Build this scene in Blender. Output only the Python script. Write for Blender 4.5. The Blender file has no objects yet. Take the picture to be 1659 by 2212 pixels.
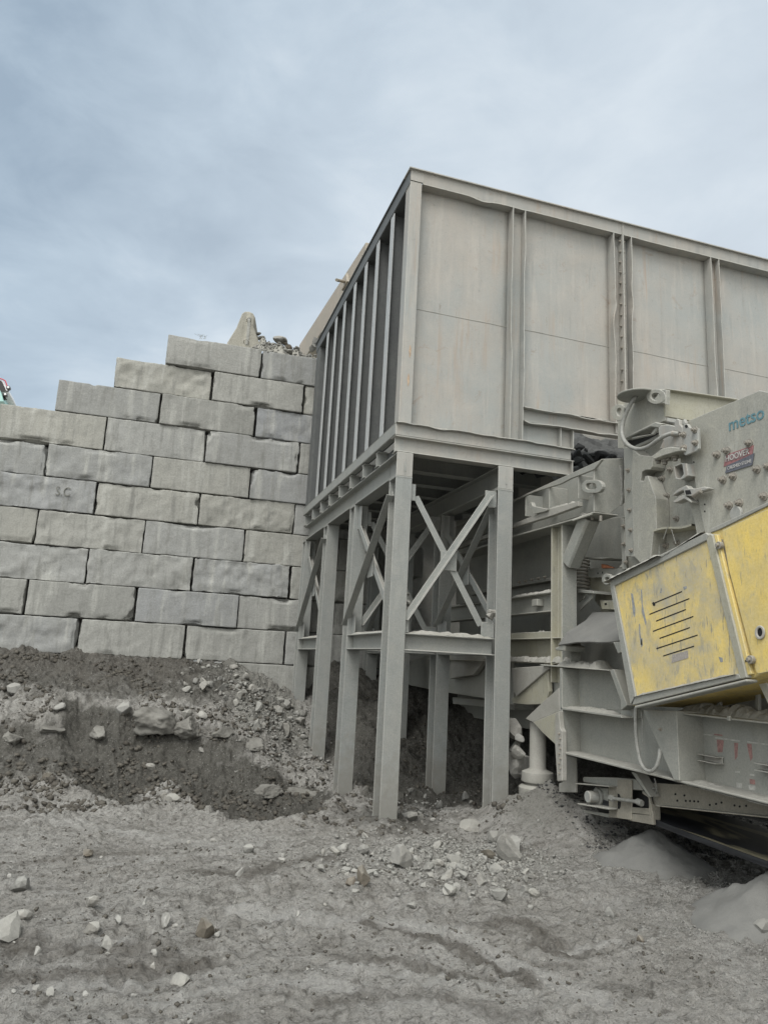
import bpy, bmesh, math, random
import numpy as np
from mathutils import Vector, Matrix
random.seed(7)
RNG = np.random.default_rng(11)
scene = bpy.context.scene
COL = scene.collection

# ---------------------------------------------------------------- camera
F = 1564.21          # focal length in pixels of a 1659 px wide picture

def cam_rot(yaw, pitch, roll):
    ca, sa = math.cos(yaw), math.sin(yaw)
    M = np.array([[ca, 0, sa], [-sa, 0, ca], [0, -1, 0]]).T
    cb, sb = math.cos(pitch), math.sin(pitch)
    Pm = np.array([[1, 0, 0], [0, cb, sb], [0, -sb, cb]])
    cg, sg = math.cos(roll), math.sin(roll)
    G = np.array([[cg, -sg, 0], [sg, cg, 0], [0, 0, 1]])
    return G @ Pm @ M
MC = cam_rot(math.radians(16.8295), math.radians(11.7032), math.radians(2.9971))
EYE = np.array([0.0, 0.0, 1.75])
cam_data = bpy.data.cameras.new('camera')
cam_data.sensor_fit = 'HORIZONTAL'
cam_data.sensor_width = 36.0
cam_data.lens = 36.0 * F / 1659.0
cam_data.clip_start = 0.05
cam_data.clip_end = 3000
cam = bpy.data.objects.new('camera', cam_data)
COL.objects.link(cam)
Rm = MC.T @ np.diag([1.0, -1.0, -1.0])
cam.matrix_world = Matrix([list(Rm[0]) + [EYE[0]], list(Rm[1]) + [EYE[1]], list(Rm[2]) + [EYE[2]], [0, 0, 0, 1]])
scene.camera = cam

# ---------------------------------------------------------------- light
SUN_DIR = Vector((-0.36, -0.44, 0.82)).normalized()
SUN_EL = math.asin(SUN_DIR.z)
SUN_ROT = math.atan2(SUN_DIR.x, SUN_DIR.y)
world = bpy.data.worlds.new('World')
scene.world = world
world.use_nodes = True
wn, wl = world.node_tree.nodes, world.node_tree.links
wn.clear()
def wnode(t, **k):
    n = wn.new(t)
    for a, b in k.items(): setattr(n, a, b)
    return n
w_out = wnode('ShaderNodeOutputWorld')
sky = wnode('ShaderNodeTexSky', sky_type='NISHITA', sun_disc=False, sun_elevation=SUN_EL, sun_rotation=SUN_ROT, dust_density=2.0, air_density=1.2)
bg_sky = wnode('ShaderNodeBackground'); bg_sky.inputs['Strength'].default_value = 0.06
wl.new(sky.outputs[0], bg_sky.inputs['Color'])
tc = wnode('ShaderNodeTexCoord')
def wnoise(scale, detail, rough, dist, off):
    m = wnode('ShaderNodeMapping'); m.inputs['Location'].default_value = off
    m.inputs['Scale'].default_value = (1.0, 1.0, 2.0); m.inputs['Rotation'].default_value = (0.25, 0.1, 0.5)
    wl.new(tc.outputs['Generated'], m.inputs[0])
    n = wnode('ShaderNodeTexNoise'); wl.new(m.outputs[0], n.inputs['Vector'])
    n.inputs['Scale'].default_value = scale; n.inputs['Detail'].default_value = detail
    n.inputs['Roughness'].default_value = rough; n.inputs['Distortion'].default_value = dist
    return n
n1 = wnoise(2.1, 4, 0.5, 0.15, (3.1, 0.4, 0))
n2 = wnoise(5.5, 7, 0.58, 0.35, (1.7, 5.2, 0))
mixn = wnode('ShaderNodeMix', data_type='FLOAT'); mixn.inputs[0].default_value = 0.42
wl.new(n1.outputs['Fac'], mixn.inputs[2]); wl.new(n2.outputs['Fac'], mixn.inputs[3])
ramp = wnode('ShaderNodeValToRGB')
cr = ramp.color_ramp
cr.elements[0].position = 0.36; cr.elements[0].color = (0.245, 0.31, 0.38, 1)
cr.elements[1].position = 0.66; cr.elements[1].color = (0.49, 0.55, 0.60, 1)
e = cr.elements.new(0.50); e.color = (0.335, 0.408, 0.478, 1)
lf = wnode('ShaderNodeVectorMath', operation='DOT_PRODUCT'); lf.inputs[1].default_value = (-0.235, 0.885, 0.40)
wl.new(tc.outputs['Generated'], lf.inputs[0])
lm = wnode('ShaderNodeMapRange'); wl.new(lf.outputs['Value'], lm.inputs[0])
lm.inputs[1].default_value = 0.90; lm.inputs[2].default_value = 1.0; lm.inputs[3].default_value = 0.035; lm.inputs[4].default_value = -0.06
la = wnode('ShaderNodeMath', operation='ADD'); wl.new(mixn.outputs[0], la.inputs[0]); wl.new(lm.outputs[0], la.inputs[1])
wl.new(la.outputs[0], ramp.inputs[0])
# the cloud deck is brighter towards the right hand horizon and overhead behind
nrm = wnode('ShaderNodeVectorMath', operation='DOT_PRODUCT'); nrm.inputs[1].default_value = (0.80, 0.45, 0.10)
wl.new(tc.outputs['Generated'], nrm.inputs[0])
mr = wnode('ShaderNodeMapRange'); wl.new(nrm.outputs['Value'], mr.inputs[0])
mr.inputs[1].default_value = 0.25; mr.inputs[2].default_value = 0.95; mr.inputs[3].default_value = 0.0; mr.inputs[4].default_value = 0.65
brt = wnode('ShaderNodeMix', data_type='RGBA'); wl.new(mr.outputs[0], brt.inputs[0]); wl.new(ramp.outputs[0], brt.inputs[6])
brt.inputs[7].default_value = (0.57, 0.605, 0.635, 1)
back = wnode('ShaderNodeVectorMath', operation='DOT_PRODUCT'); back.inputs[1].default_value = (-0.25, -0.72, 0.64)
wl.new(tc.outputs['Generated'], back.inputs[0])
mb_ = wnode('ShaderNodeMapRange'); wl.new(back.outputs['Value'], mb_.inputs[0])
mb_.inputs[1].default_value = 0.25; mb_.inputs[2].default_value = 1.0; mb_.inputs[3].default_value = 1.0; mb_.inputs[4].default_value = 2.4
bg_cl = wnode('ShaderNodeBackground')
bw = wnode('ShaderNodeMix', data_type='RGBA'); wl.new(brt.outputs[2], bw.inputs[6]); bw.inputs[7].default_value = (0.59, 0.595, 0.58, 1)
bwf = wnode('ShaderNodeMapRange'); wl.new(back.outputs['Value'], bwf.inputs[0]); bwf.inputs[1].default_value = 0.2; bwf.inputs[2].default_value = 0.7
wl.new(bwf.outputs[0], bw.inputs[0])
wl.new(bw.outputs[2], bg_cl.inputs['Color']); wl.new(mb_.outputs[0], bg_cl.inputs['Strength'])
ms = wnode('ShaderNodeMixShader'); ms.inputs[0].default_value = 0.90
wl.new(bg_sky.outputs[0], ms.inputs[1]); wl.new(bg_cl.outputs[0], ms.inputs[2]); wl.new(ms.outputs[0], w_out.inputs['Surface'])
sun_data = bpy.data.lights.new('sun', 'SUN')
sun_data.energy = 1.5
sun_data.angle = math.radians(26)
sun_data.color = (1.0, 0.985, 0.96)
sun = bpy.data.objects.new('sun', sun_data)
sun.rotation_euler = SUN_DIR.to_track_quat('Z', 'Y').to_euler()
COL.objects.link(sun)
scene.view_settings.view_transform = 'Standard'
scene.view_settings.look = 'None'
scene.view_settings.exposure = 0.62
scene.view_settings.gamma = 1.0

# ---------------------------------------------------------------- measuring helpers: a sight line of the photograph cut by a real plane
def ray(q):
    d = np.array([q[0] - 829.5, q[1] - 1106.0, F])
    return MC.T @ d
def onX(q, X): d = ray(q); return EYE + d * (X / d[0])
def onY(q, Y): d = ray(q); return EYE + d * (Y / d[1])
def onZ(q, Z): d = ray(q); return EYE + d * ((Z - EYE[2]) / d[2])
def Rg(x0, y0, x1, W=1659):
    s = W / (x1 - x0)
    return lambda u, v: ((x0 + u / s) * .8525, (y0 + v / s) * .8525)
rA = Rg(700, 400, 1500); rB = Rg(700, 1150, 1350); rC = Rg(1200, 1500, 1946); rE = Rg(1540, 960, 1946)
rF = Rg(1240, 1130, 1640, 1552); rG = Rg(1000, 1600, 1500); rI = Rg(1240, 500, 1946); rJ = Rg(560, 580, 980)
rK = Rg(1520, 1300, 1946); rL = Rg(740, 1080, 1080); rN = Rg(1000, 1150, 1300, 1207); rT = Rg(0, 930, 160)
rGr = Rg(0, 1650, 850); rGs = Rg(800, 1900, 1946); rH = Rg(1400, 1880, 1946); rW = Rg(0, 750, 850); rX = Rg(0, 1200, 850)

# ---------------------------------------------------------------- noise
def _hash(ix, iy, iz, seed):
    h = (ix.astype(np.int64) * 374761393 + iy.astype(np.int64) * 668265263 + iz.astype(np.int64) * 2147483647 + seed * 974634777) & 0xFFFFFFFF
    h = ((h ^ (h >> 13)) * 1274126177) & 0xFFFFFFFF
    h = (h ^ (h >> 16)) & 0xFFFFFFFF
    return h.astype(np.float64) / 4294967295.0
def vnoise(x, y, z=None, seed=0):
    x = np.asarray(x, float); y = np.asarray(y, float)
    x0 = np.floor(x); y0 = np.floor(y)
    fx = x - x0; fy = y - y0
    ux = fx * fx * fx * (fx * (fx * 6 - 15) + 10); uy = fy * fy * fy * (fy * (fy * 6 - 15) + 10)
    if z is None:
        zz = np.zeros_like(x0)
        a = _hash(x0, y0, zz, seed); b = _hash(x0 + 1, y0, zz, seed); c = _hash(x0, y0 + 1, zz, seed); d = _hash(x0 + 1, y0 + 1, zz, seed)
        return ((a * (1 - ux) + b * ux) * (1 - uy) + (c * (1 - ux) + d * ux) * uy) * 2 - 1
    z = np.asarray(z, float); z0 = np.floor(z); fz = z - z0; uz = fz * fz * fz * (fz * (fz * 6 - 15) + 10)
    r = 0
    for k, wz in ((0, 1 - uz), (1, uz)):
        a = _hash(x0, y0, z0 + k, seed); b = _hash(x0 + 1, y0, z0 + k, seed); c = _hash(x0, y0 + 1, z0 + k, seed); d = _hash(x0 + 1, y0 + 1, z0 + k, seed)
        r = r + ((a * (1 - ux) + b * ux) * (1 - uy) + (c * (1 - ux) + d * ux) * uy) * wz
    return r * 2 - 1
def fbm(x, y, scale, octv=4, seed=0, gain=0.5, z=None):
    t = 0; a = 1.0; n = 0; f = 1.0 / scale
    for i in range(octv):
        t = t + a * vnoise(np.asarray(x) * f + 17.3 * i, np.asarray(y) * f - 9.1 * i, None if z is None else np.asarray(z) * f + 3.7 * i, seed + i)
        n += a; a *= gain; f *= 2.03
    return t / n
def sstep(a, b, x):
    t = np.clip((np.asarray(x, float) - a) / (b - a), 0, 1)
    return t * t * (3 - 2 * t)

# ---------------------------------------------------------------- materials
def new_mat(name):
    m = bpy.data.materials.new(name); m.use_nodes = True
    nt = m.node_tree; nt.nodes.clear()
    out = nt.nodes.new('ShaderNodeOutputMaterial'); b = nt.nodes.new('ShaderNodeBsdfPrincipled')
    nt.links.new(b.outputs[0], out.inputs[0])
    return m, nt, b
class NB:
    def __init__(s, nt): s.nt = nt
    def n(s, t, **k):
        x = s.nt.nodes.new(t)
        for a, b in k.items(): setattr(x, a, b)
        return x
    def l(s, a, b): s.nt.links.new(a, b)
    def coord(s, scale=(1, 1, 1), rnd=True):
        g = s.n('ShaderNodeNewGeometry')
        m = s.n('ShaderNodeMapping'); m.inputs['Scale'].default_value = scale
        s.l(g.outputs['Position'], m.inputs[0]); return m.outputs[0]
    def noise(s, vec, scale, detail=4, rough=0.55, dist=0.0):
        n = s.n('ShaderNodeTexNoise'); s.l(vec, n.inputs['Vector'])
        n.inputs['Scale'].default_value = scale; n.inputs['Detail'].default_value = detail
        n.inputs['Roughness'].default_value = rough; n.inputs['Distortion'].default_value = dist
        return n.outputs['Fac']
    def ramp(s, fac, stops):
        r = s.n('ShaderNodeValToRGB'); s.l(fac, r.inputs[0]); e = r.color_ramp.elements
        e[0].position, e[0].color = stops[0][0], c4(stops[0][1]); e[1].position, e[1].color = stops[-1][0], c4(stops[-1][1])
        for p, c in stops[1:-1]:
            q = e.new(p); q.color = c4(c)
        return r.outputs[0]
    def mix(s, fac, a, b, blend='MIX'):
        m = s.n('ShaderNodeMix', data_type='RGBA', blend_type=blend)
        if isinstance(fac, (int, float)): m.inputs[0].default_value = fac
        else: s.l(fac, m.inputs[0])
        for i, v in ((6, a), (7, b)):
            if isinstance(v, (tuple, list)): m.inputs[i].default_value = c4(v)
            else: s.l(v, m.inputs[i])
        return m.outputs[2]
    def math(s, op, a, b=0.0):
        m = s.n('ShaderNodeMath', operation=op)
        for i, v in ((0, a), (1, b)):
            if isinstance(v, (int, float)): m.inputs[i].default_value = v
            else: s.l(v, m.inputs[i])
        return m.outputs[0]
    def mapr(s, v, a, b, c=0.0, d=1.0):
        m = s.n('ShaderNodeMapRange'); s.l(v, m.inputs[0])
        for i, q in enumerate((a, b, c, d)): m.inputs[i + 1].default_value = q
        return m.outputs[0]
    def bump(s, h, strength, dist, bsdf, prev=None):
        b = s.n('ShaderNodeBump'); b.inputs['Strength'].default_value = strength; b.inputs['Distance'].default_value = dist
        s.l(h, b.inputs['Height'])
        if prev is not None: s.l(prev, b.inputs['Normal'])
        if bsdf is not None: s.l(b.outputs[0], bsdf.inputs['Normal'])
        return b.outputs[0]
def c4(c): return (c[0], c[1], c[2], 1.0)
DUST = (0.30, 0.295, 0.265)

def steel(name, base, stain, dust=0.8, rust=0.0, rough=0.62, scratch=0.0, scr_col=(0.2, 0.2, 0.2), stain_amt=0.6, streak=0.35, scr_fine=False, stain_scale=.9, mud=False, edge=.8, micro=1.0):
    m, nt, b = new_mat(name); k = NB(nt)
    p = k.coord()
    big = k.noise(p, stain_scale, 6, 0.65, 0.5)
    col = k.mix(k.mapr(big, 0.35, 0.68, 0, stain_amt), base, stain)
    sv = k.coord((5.0, 5.0, 0.45))
    st = k.noise(sv, 1.6, 6, 0.65)
    col = k.mix(k.mapr(st, 0.52, 0.75, 0, streak), col, tuple(min(1, x * 1.28) for x in stain))
    col = k.mix(k.mapr(k.noise(sv, 2.3, 6, 0.6), 0.56, 0.78, 0, streak), col, tuple(x * 0.66 for x in base))
    fine = k.noise(p, 60, 5, 0.78)
    col = k.mix(k.mapr(fine, 0.48, 0.68, 0, 0.55 * micro), col, tuple(x * 0.66 for x in base))
    col = k.mix(k.mapr(fine, 0.46, 0.30, 0, 0.45 * micro), col, tuple(min(1, x * 1.30) for x in stain))
    mid = k.noise(p, 5.5, 8, 0.7, 0.5)
    col = k.mix(k.mapr(mid, 0.54, 0.68, 0, 0.45 * micro), col, tuple(x * 0.74 for x in base))
    col = k.mix(k.mapr(mid, 0.46, 0.34, 0, 0.40 * micro), col, tuple(min(1, x * 1.22) for x in stain))
    if scratch:
        s2 = k.noise(k.coord((12, 12, 4.5) if scr_fine else (9, 9, 2.2)), 1.0 if scr_fine else 1.5, 12, 0.78, 0.9)
        msk = k.mapr(k.noise(p, 1.6, 3, .5), .40, .62)
        col = k.mix(k.math('MULTIPLY', k.mapr(s2, 0.52, 0.60, 0, scratch), msk), col, scr_col)
        s4 = k.noise(k.coord((30, 30, 30)), 1.3, 6, 0.8, 1.5)
        col = k.mix(k.mapr(s4, 0.625, 0.655, 0, scratch * .8), col, tuple(x * .55 for x in scr_col))
        s3 = k.noise(k.coord((42, 42, 7.0)), 1.0, 4, 0.6)
        col = k.mix(k.mapr(s3, 0.60, 0.68, 0, scratch), col, tuple(x * 0.75 for x in scr_col))
    if rust:
        r1 = k.noise(p, 4.5, 7, 0.75, 0.8)
        col = k.mix(k.mapr(r1, 0.60, 0.72, 0, rust), col, (0.20, 0.115, 0.06))
        if micro < 1:
            rs = k.noise(k.coord((7.0, 7.0, .30)), 1.3, 6, .7, .2)
            col = k.mix(k.math('MULTIPLY', k.mapr(rs, .54, .70, 0, .6), k.mapr(k.noise(p, 1.1, 3, .5), .42, .6)), col, (0.31, 0.225, 0.16))
            dk = k.noise(k.coord((11, 11, 2.2)), 1.2, 7, .75, .4); col = k.mix(k.mapr(dk, .64, .69, 0, .55), col, (0.20, 0.165, 0.13))
    sp = k.noise(p, 14, 5, 0.7)
    col = k.mix(k.mapr(sp, 0.64, 0.70, 0, 0.35), col, tuple(x * 0.55 for x in base))
    if mud:
        gz = k.n('ShaderNodeNewGeometry'); sz = k.n('ShaderNodeSeparateXYZ'); k.l(gz.outputs['Position'], sz.inputs[0])
        mz = k.math('ADD', k.mapr(sz.outputs['Z'], 0.1, 1.5, .78, .12), k.math('MULTIPLY', k.math('SUBTRACT', k.noise(p, 7, 8, .75, .4), .5), 1.1))
        col = k.mix(k.mapr(mz, .45, .75, 0, .85), col, k.mix(fine, (0.15, 0.145, 0.128), (0.25, 0.245, 0.222)))
    g = k.n('ShaderNodeNewGeometry'); sx = k.n('ShaderNodeSeparateXYZ'); k.l(g.outputs['True Normal'], sx.inputs[0])
    up = k.mapr(sx.outputs['Z'], 0.25, 0.8, 0, dust)
    col = k.mix(up, col, k.mix(fine, (0.25, 0.245, 0.22), (0.37, 0.36, 0.325)))
    if edge:
        bv = k.n('ShaderNodeBevel', samples=3); bv.inputs['Radius'].default_value = .014
        gg = k.n('ShaderNodeNewGeometry'); dt = k.n('ShaderNodeVectorMath', operation='DOT_PRODUCT'); k.l(bv.outputs[0], dt.inputs[0]); k.l(gg.outputs['Normal'], dt.inputs[1])
        em = k.math('MULTIPLY', k.mapr(dt.outputs['Value'], .985, .88), k.mapr(k.noise(p, 11, 5, .7), .38, .56, .25, 1))
        col = k.mix(k.math('MULTIPLY', em, edge), col, tuple(min(.46, x * 1.5) for x in stain))
    k.l(col, b.inputs['Base Color'])
    b.inputs['Roughness'].default_value = rough
    b.inputs['Specular IOR Level'].default_value = 0.35
    n1_ = k.bump(k.noise(p, 3.0, 3, 0.5), 0.25, 0.012, None)
    k.bump(fine, 0.35, 0.005, b, n1_)
    return m
def concrete(name, base):
    m, nt, b = new_mat(name); k = NB(nt)
    oi = k.n('ShaderNodeObjectInfo')
    p = k.coord()
    tone = k.ramp(oi.outputs['Random'], [(0.0, tuple(x * .88 for x in base)), (0.3, (base[0] * .91, base[1] * .94, base[2] * 1.05)), (0.6, (base[0] * 1.09, base[1] * 1.07, base[2] * 1.03)), (1.0, (base[0] * .99, base[1] * 1.01, base[2] * 1.08))])
    col = k.mix(k.mapr(k.noise(p, 1.7, 6, .6, .3), .35, .7, 0, .5), tone, tuple(x * .74 for x in base))
    sv = k.coord((3.2, 3.2, .35))
    col = k.mix(k.mapr(k.noise(sv, 1.8, 6, .62), .52, .68, 0, .65), col, tuple(min(1, x * 1.42) for x in base))
    col = k.mix(k.mapr(k.noise(k.coord((4, 4, .5)), 2.1, 5, .6), .53, .68, 0, .65), col, tuple(x * .58 for x in base))
    fine = k.noise(p, 40, 7, .78)
    col = k.mix(k.mapr(fine, .48, .66, 0, .55), col, tuple(x * .58 for x in base))
    col = k.mix(k.mapr(fine, .45, .32, 0, .5), col, tuple(x * 1.3 for x in base))
    mid = k.noise(p, 6, 8, .7, .6)
    col = k.mix(k.mapr(mid, .55, .7, 0, .5), col, tuple(x * .68 for x in base))
    v = k.n('ShaderNodeTexVoronoi'); k.l(p, v.inputs['Vector']); v.inputs['Scale'].default_value = 17; v.inputs['Randomness'].default_value = 1
    hole = k.mapr(v.outputs['Distance'], .05, .10, 1, 0)
    col = k.mix(k.math('MULTIPLY', hole, .5), col, tuple(x * .45 for x in base))
    k.l(col, b.inputs['Base Color']); b.inputs['Roughness'].default_value = .92; b.inputs['Specular IOR Level'].default_value = .15
    q = k.bump(k.noise(p, 7, 8, .68, .3), .45, .03, None)
    q = k.bump(fine, .4, .006, None, q)
    k.bump(hole, -.35, .008, b, q)
    return m
def plain(name, col, rough=.7, metal=0.0, var=.25, scale=20, bump=0.2):
    m, nt, b = new_mat(name); k = NB(nt); p = k.coord()
    f = k.noise(p, scale, 5, .65)
    k.l(k.mix(k.mapr(f, .3, .7, 0, 1), tuple(x * (1 - var) for x in col), tuple(min(1, x * (1 + var)) for x in col)), b.inputs['Base Color'])
    b.inputs['Roughness'].default_value = rough; b.inputs['Metallic'].default_value = metal
    if bump: k.bump(f, bump, .004, b)
    return m
def rock_mat(name, base, warm, dusty=.45):
    m, nt, b = new_mat(name); k = NB(nt); p = k.coord()
    oi = k.n('ShaderNodeObjectInfo')
    tone = k.ramp(oi.outputs['Random'], [(0, tuple(x * .72 for x in base)), (.35, base), (.6, warm), (1, tuple(min(1, x * 1.22) for x in base))])
    col = k.mix(k.mapr(k.noise(p, 9, 6, .65, .5), .4, .7, 0, .6), tone, tuple(x * .62 for x in base))
    col = k.mix(k.mapr(k.noise(p, 60, 4, .7), .5, .75, 0, .5), col, tuple(x * .5 for x in base))
    g = k.n('ShaderNodeNewGeometry'); sx = k.n('ShaderNodeSeparateXYZ'); k.l(g.outputs['Normal'], sx.inputs[0])
    col = k.mix(k.mapr(sx.outputs['Z'], .3, .9, 0, dusty), col, (.34, .335, .305))
    k.l(col, b.inputs['Base Color']); b.inputs['Roughness'].default_value = .93; b.inputs['Specular IOR Level'].default_value = .15
    q = k.bump(k.noise(p, 22, 6, .7), .5, .02, None)
    k.bump(k.noise(p, 110, 3, .6), .3, .004, b, q)
    return m
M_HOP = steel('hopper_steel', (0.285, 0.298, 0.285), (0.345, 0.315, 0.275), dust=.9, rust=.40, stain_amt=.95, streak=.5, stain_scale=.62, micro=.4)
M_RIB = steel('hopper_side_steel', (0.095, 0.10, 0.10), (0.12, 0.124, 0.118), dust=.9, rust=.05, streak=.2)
M_FRM = steel('frame_steel', (0.245, 0.258, 0.248), (0.26, 0.258, 0.235), dust=.95, rust=.12, stain_amt=.8, mud=True)
M_FLG = steel('bright_flange_steel', (0.37, 0.385, 0.385), (0.34, 0.345, 0.335), dust=.95, rust=.06, stain_amt=.5)
M_MAC = steel('machine_steel', (0.265, 0.272, 0.25), (0.28, 0.272, 0.237), dust=.95, rust=.08, stain_amt=.7)
M_PAL = steel('speckled_steel', (0.285, 0.285, 0.255), (0.36, 0.345, 0.285), dust=.9, rust=.05, scratch=.35, scr_col=(.47, .465, .42))
M_CRM = steel('cream_paint', (0.345, 0.33, 0.25), (0.28, 0.275, 0.24), dust=.9, rust=.12, scratch=.75, scr_col=(.27, .265, .235), stain_amt=.9)
M_YEL = steel('yellow_paint', (0.72, 0.54, 0.15), (0.50, 0.42, 0.22), dust=.95, rust=.05, scratch=.5, scr_col=(.32, .305, .25), stain_amt=1.0, streak=.3, scr_fine=True, stain_scale=2.2)
M_YED = steel('yellow_door_paint', (0.70, 0.54, 0.18), (0.37, 0.345, 0.27), dust=.95, rust=.05, scratch=.85, scr_col=(.30, .29, .245), stain_amt=1.0, streak=.25, scr_fine=True, stain_scale=3.0)
M_RUS = steel('worn_rusty_steel', (0.24, 0.225, 0.19), (0.29, 0.27, 0.22), dust=.8, rust=.45, scratch=.4, scr_col=(.33, .31, .26))
M_DRK = plain('painted_hollow_shade', (0.03, 0.03, 0.03), .9)  # near black, paints in the shade inside openings
M_BLK = plain('black_slot', (0.006, 0.006, 0.006), .8, var=0.0, bump=0)
M_CON = concrete('precast_concrete', (0.308, 0.308, 0.284))
M_CON2 = concrete('barrier_concrete', (0.37, 0.355, 0.30))
M_ROCK = rock_mat('limestone', (0.235, 0.232, 0.214), (0.25, 0.24, 0.215))
M_ROCKP = rock_mat('pale_limestone', (0.275, 0.271, 0.252), (0.295, 0.283, 0.255))
M_ROCKB = rock_mat('brown_stone', (0.15, 0.135, 0.11), (0.17, 0.145, 0.115), .25)
M_ROCKD = rock_mat('dark_feed_rock', (0.06, 0.062, 0.062), (0.05, 0.05, 0.05), .12)  # very dark base paints in the shade the feed rock lies in
M_HOSE = plain('grey_hose', (0.235, 0.235, 0.215), .6, scale=30)
M_BOLT = steel('bolt_steel', (0.21, 0.205, 0.185), (0.24, 0.215, 0.18), dust=.6, rust=.2)
M_RUBB = plain('rubber', (0.012, 0.013, 0.015), .38, var=.4, scale=9)
M_TEAL = plain('teal_letter_paint', (0.10, 0.20, 0.23), .7, scale=60, var=.35)
M_RED = plain('faded_red_paint', (0.245, 0.115, 0.115), .7, scale=45, var=.3)
M_NAVY = plain('dark_sign_film', (0.10, 0.105, 0.125), .6, scale=45, var=.3)
M_LETT = plain('worn_white_letters', (0.40, 0.39, 0.37), .7, scale=90, var=.4)
M_SIGNT = plain('worn_red_letters', (0.40, 0.30, 0.28), .7, scale=90, var=.4)
M_WHT = plain('white_paint', (0.70, 0.70, 0.70), .5)
M_GLS = plain('dark_glass', (0.02, 0.018, 0.016), .15, bump=0)
M_REDP = plain('red_paint', (0.50, 0.04, 0.05), .4)
M_TEA2 = plain('pale_teal_paint', (0.35, 0.56, 0.52), .5)
M_ORG = plain('orange_rag', (0.42, 0.17, 0.09), .85)

def dust_mat(name, ca, cb, fine_scale=60):
    m, nt, b = new_mat(name); k = NB(nt); p = k.coord()
    col = k.mix(k.mapr(k.noise(p, 3.5, 5, .6, .3), .35, .68), ca, cb)
    f = k.noise(p, fine_scale, 5, .75)
    col = k.mix(k.mapr(f, .5, .8, 0, .5), col, tuple(x * .6 for x in ca))
    k.l(col, b.inputs['Base Color']); b.inputs['Roughness'].default_value = .96; b.inputs['Specular IOR Level'].default_value = .08
    q = k.bump(k.noise(p, 14, 6, .65), .35, .02, None)
    k.bump(f, .45, .005, b, q)
    return m
M_DUST = dust_mat('rock_dust', (0.27, 0.265, 0.235), (0.35, 0.34, 0.31))
M_CLOD = dust_mat('dusty_clod', (0.135, 0.13, 0.117), (0.215, 0.21, 0.19))
M_SOIL = dust_mat('soil_clod', (0.07, 0.064, 0.055), (0.125, 0.117, 0.10))
M_SAND = dust_mat('stone_dust_pile', (0.150, 0.150, 0.142), (0.185, 0.184, 0.172), 150)

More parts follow.
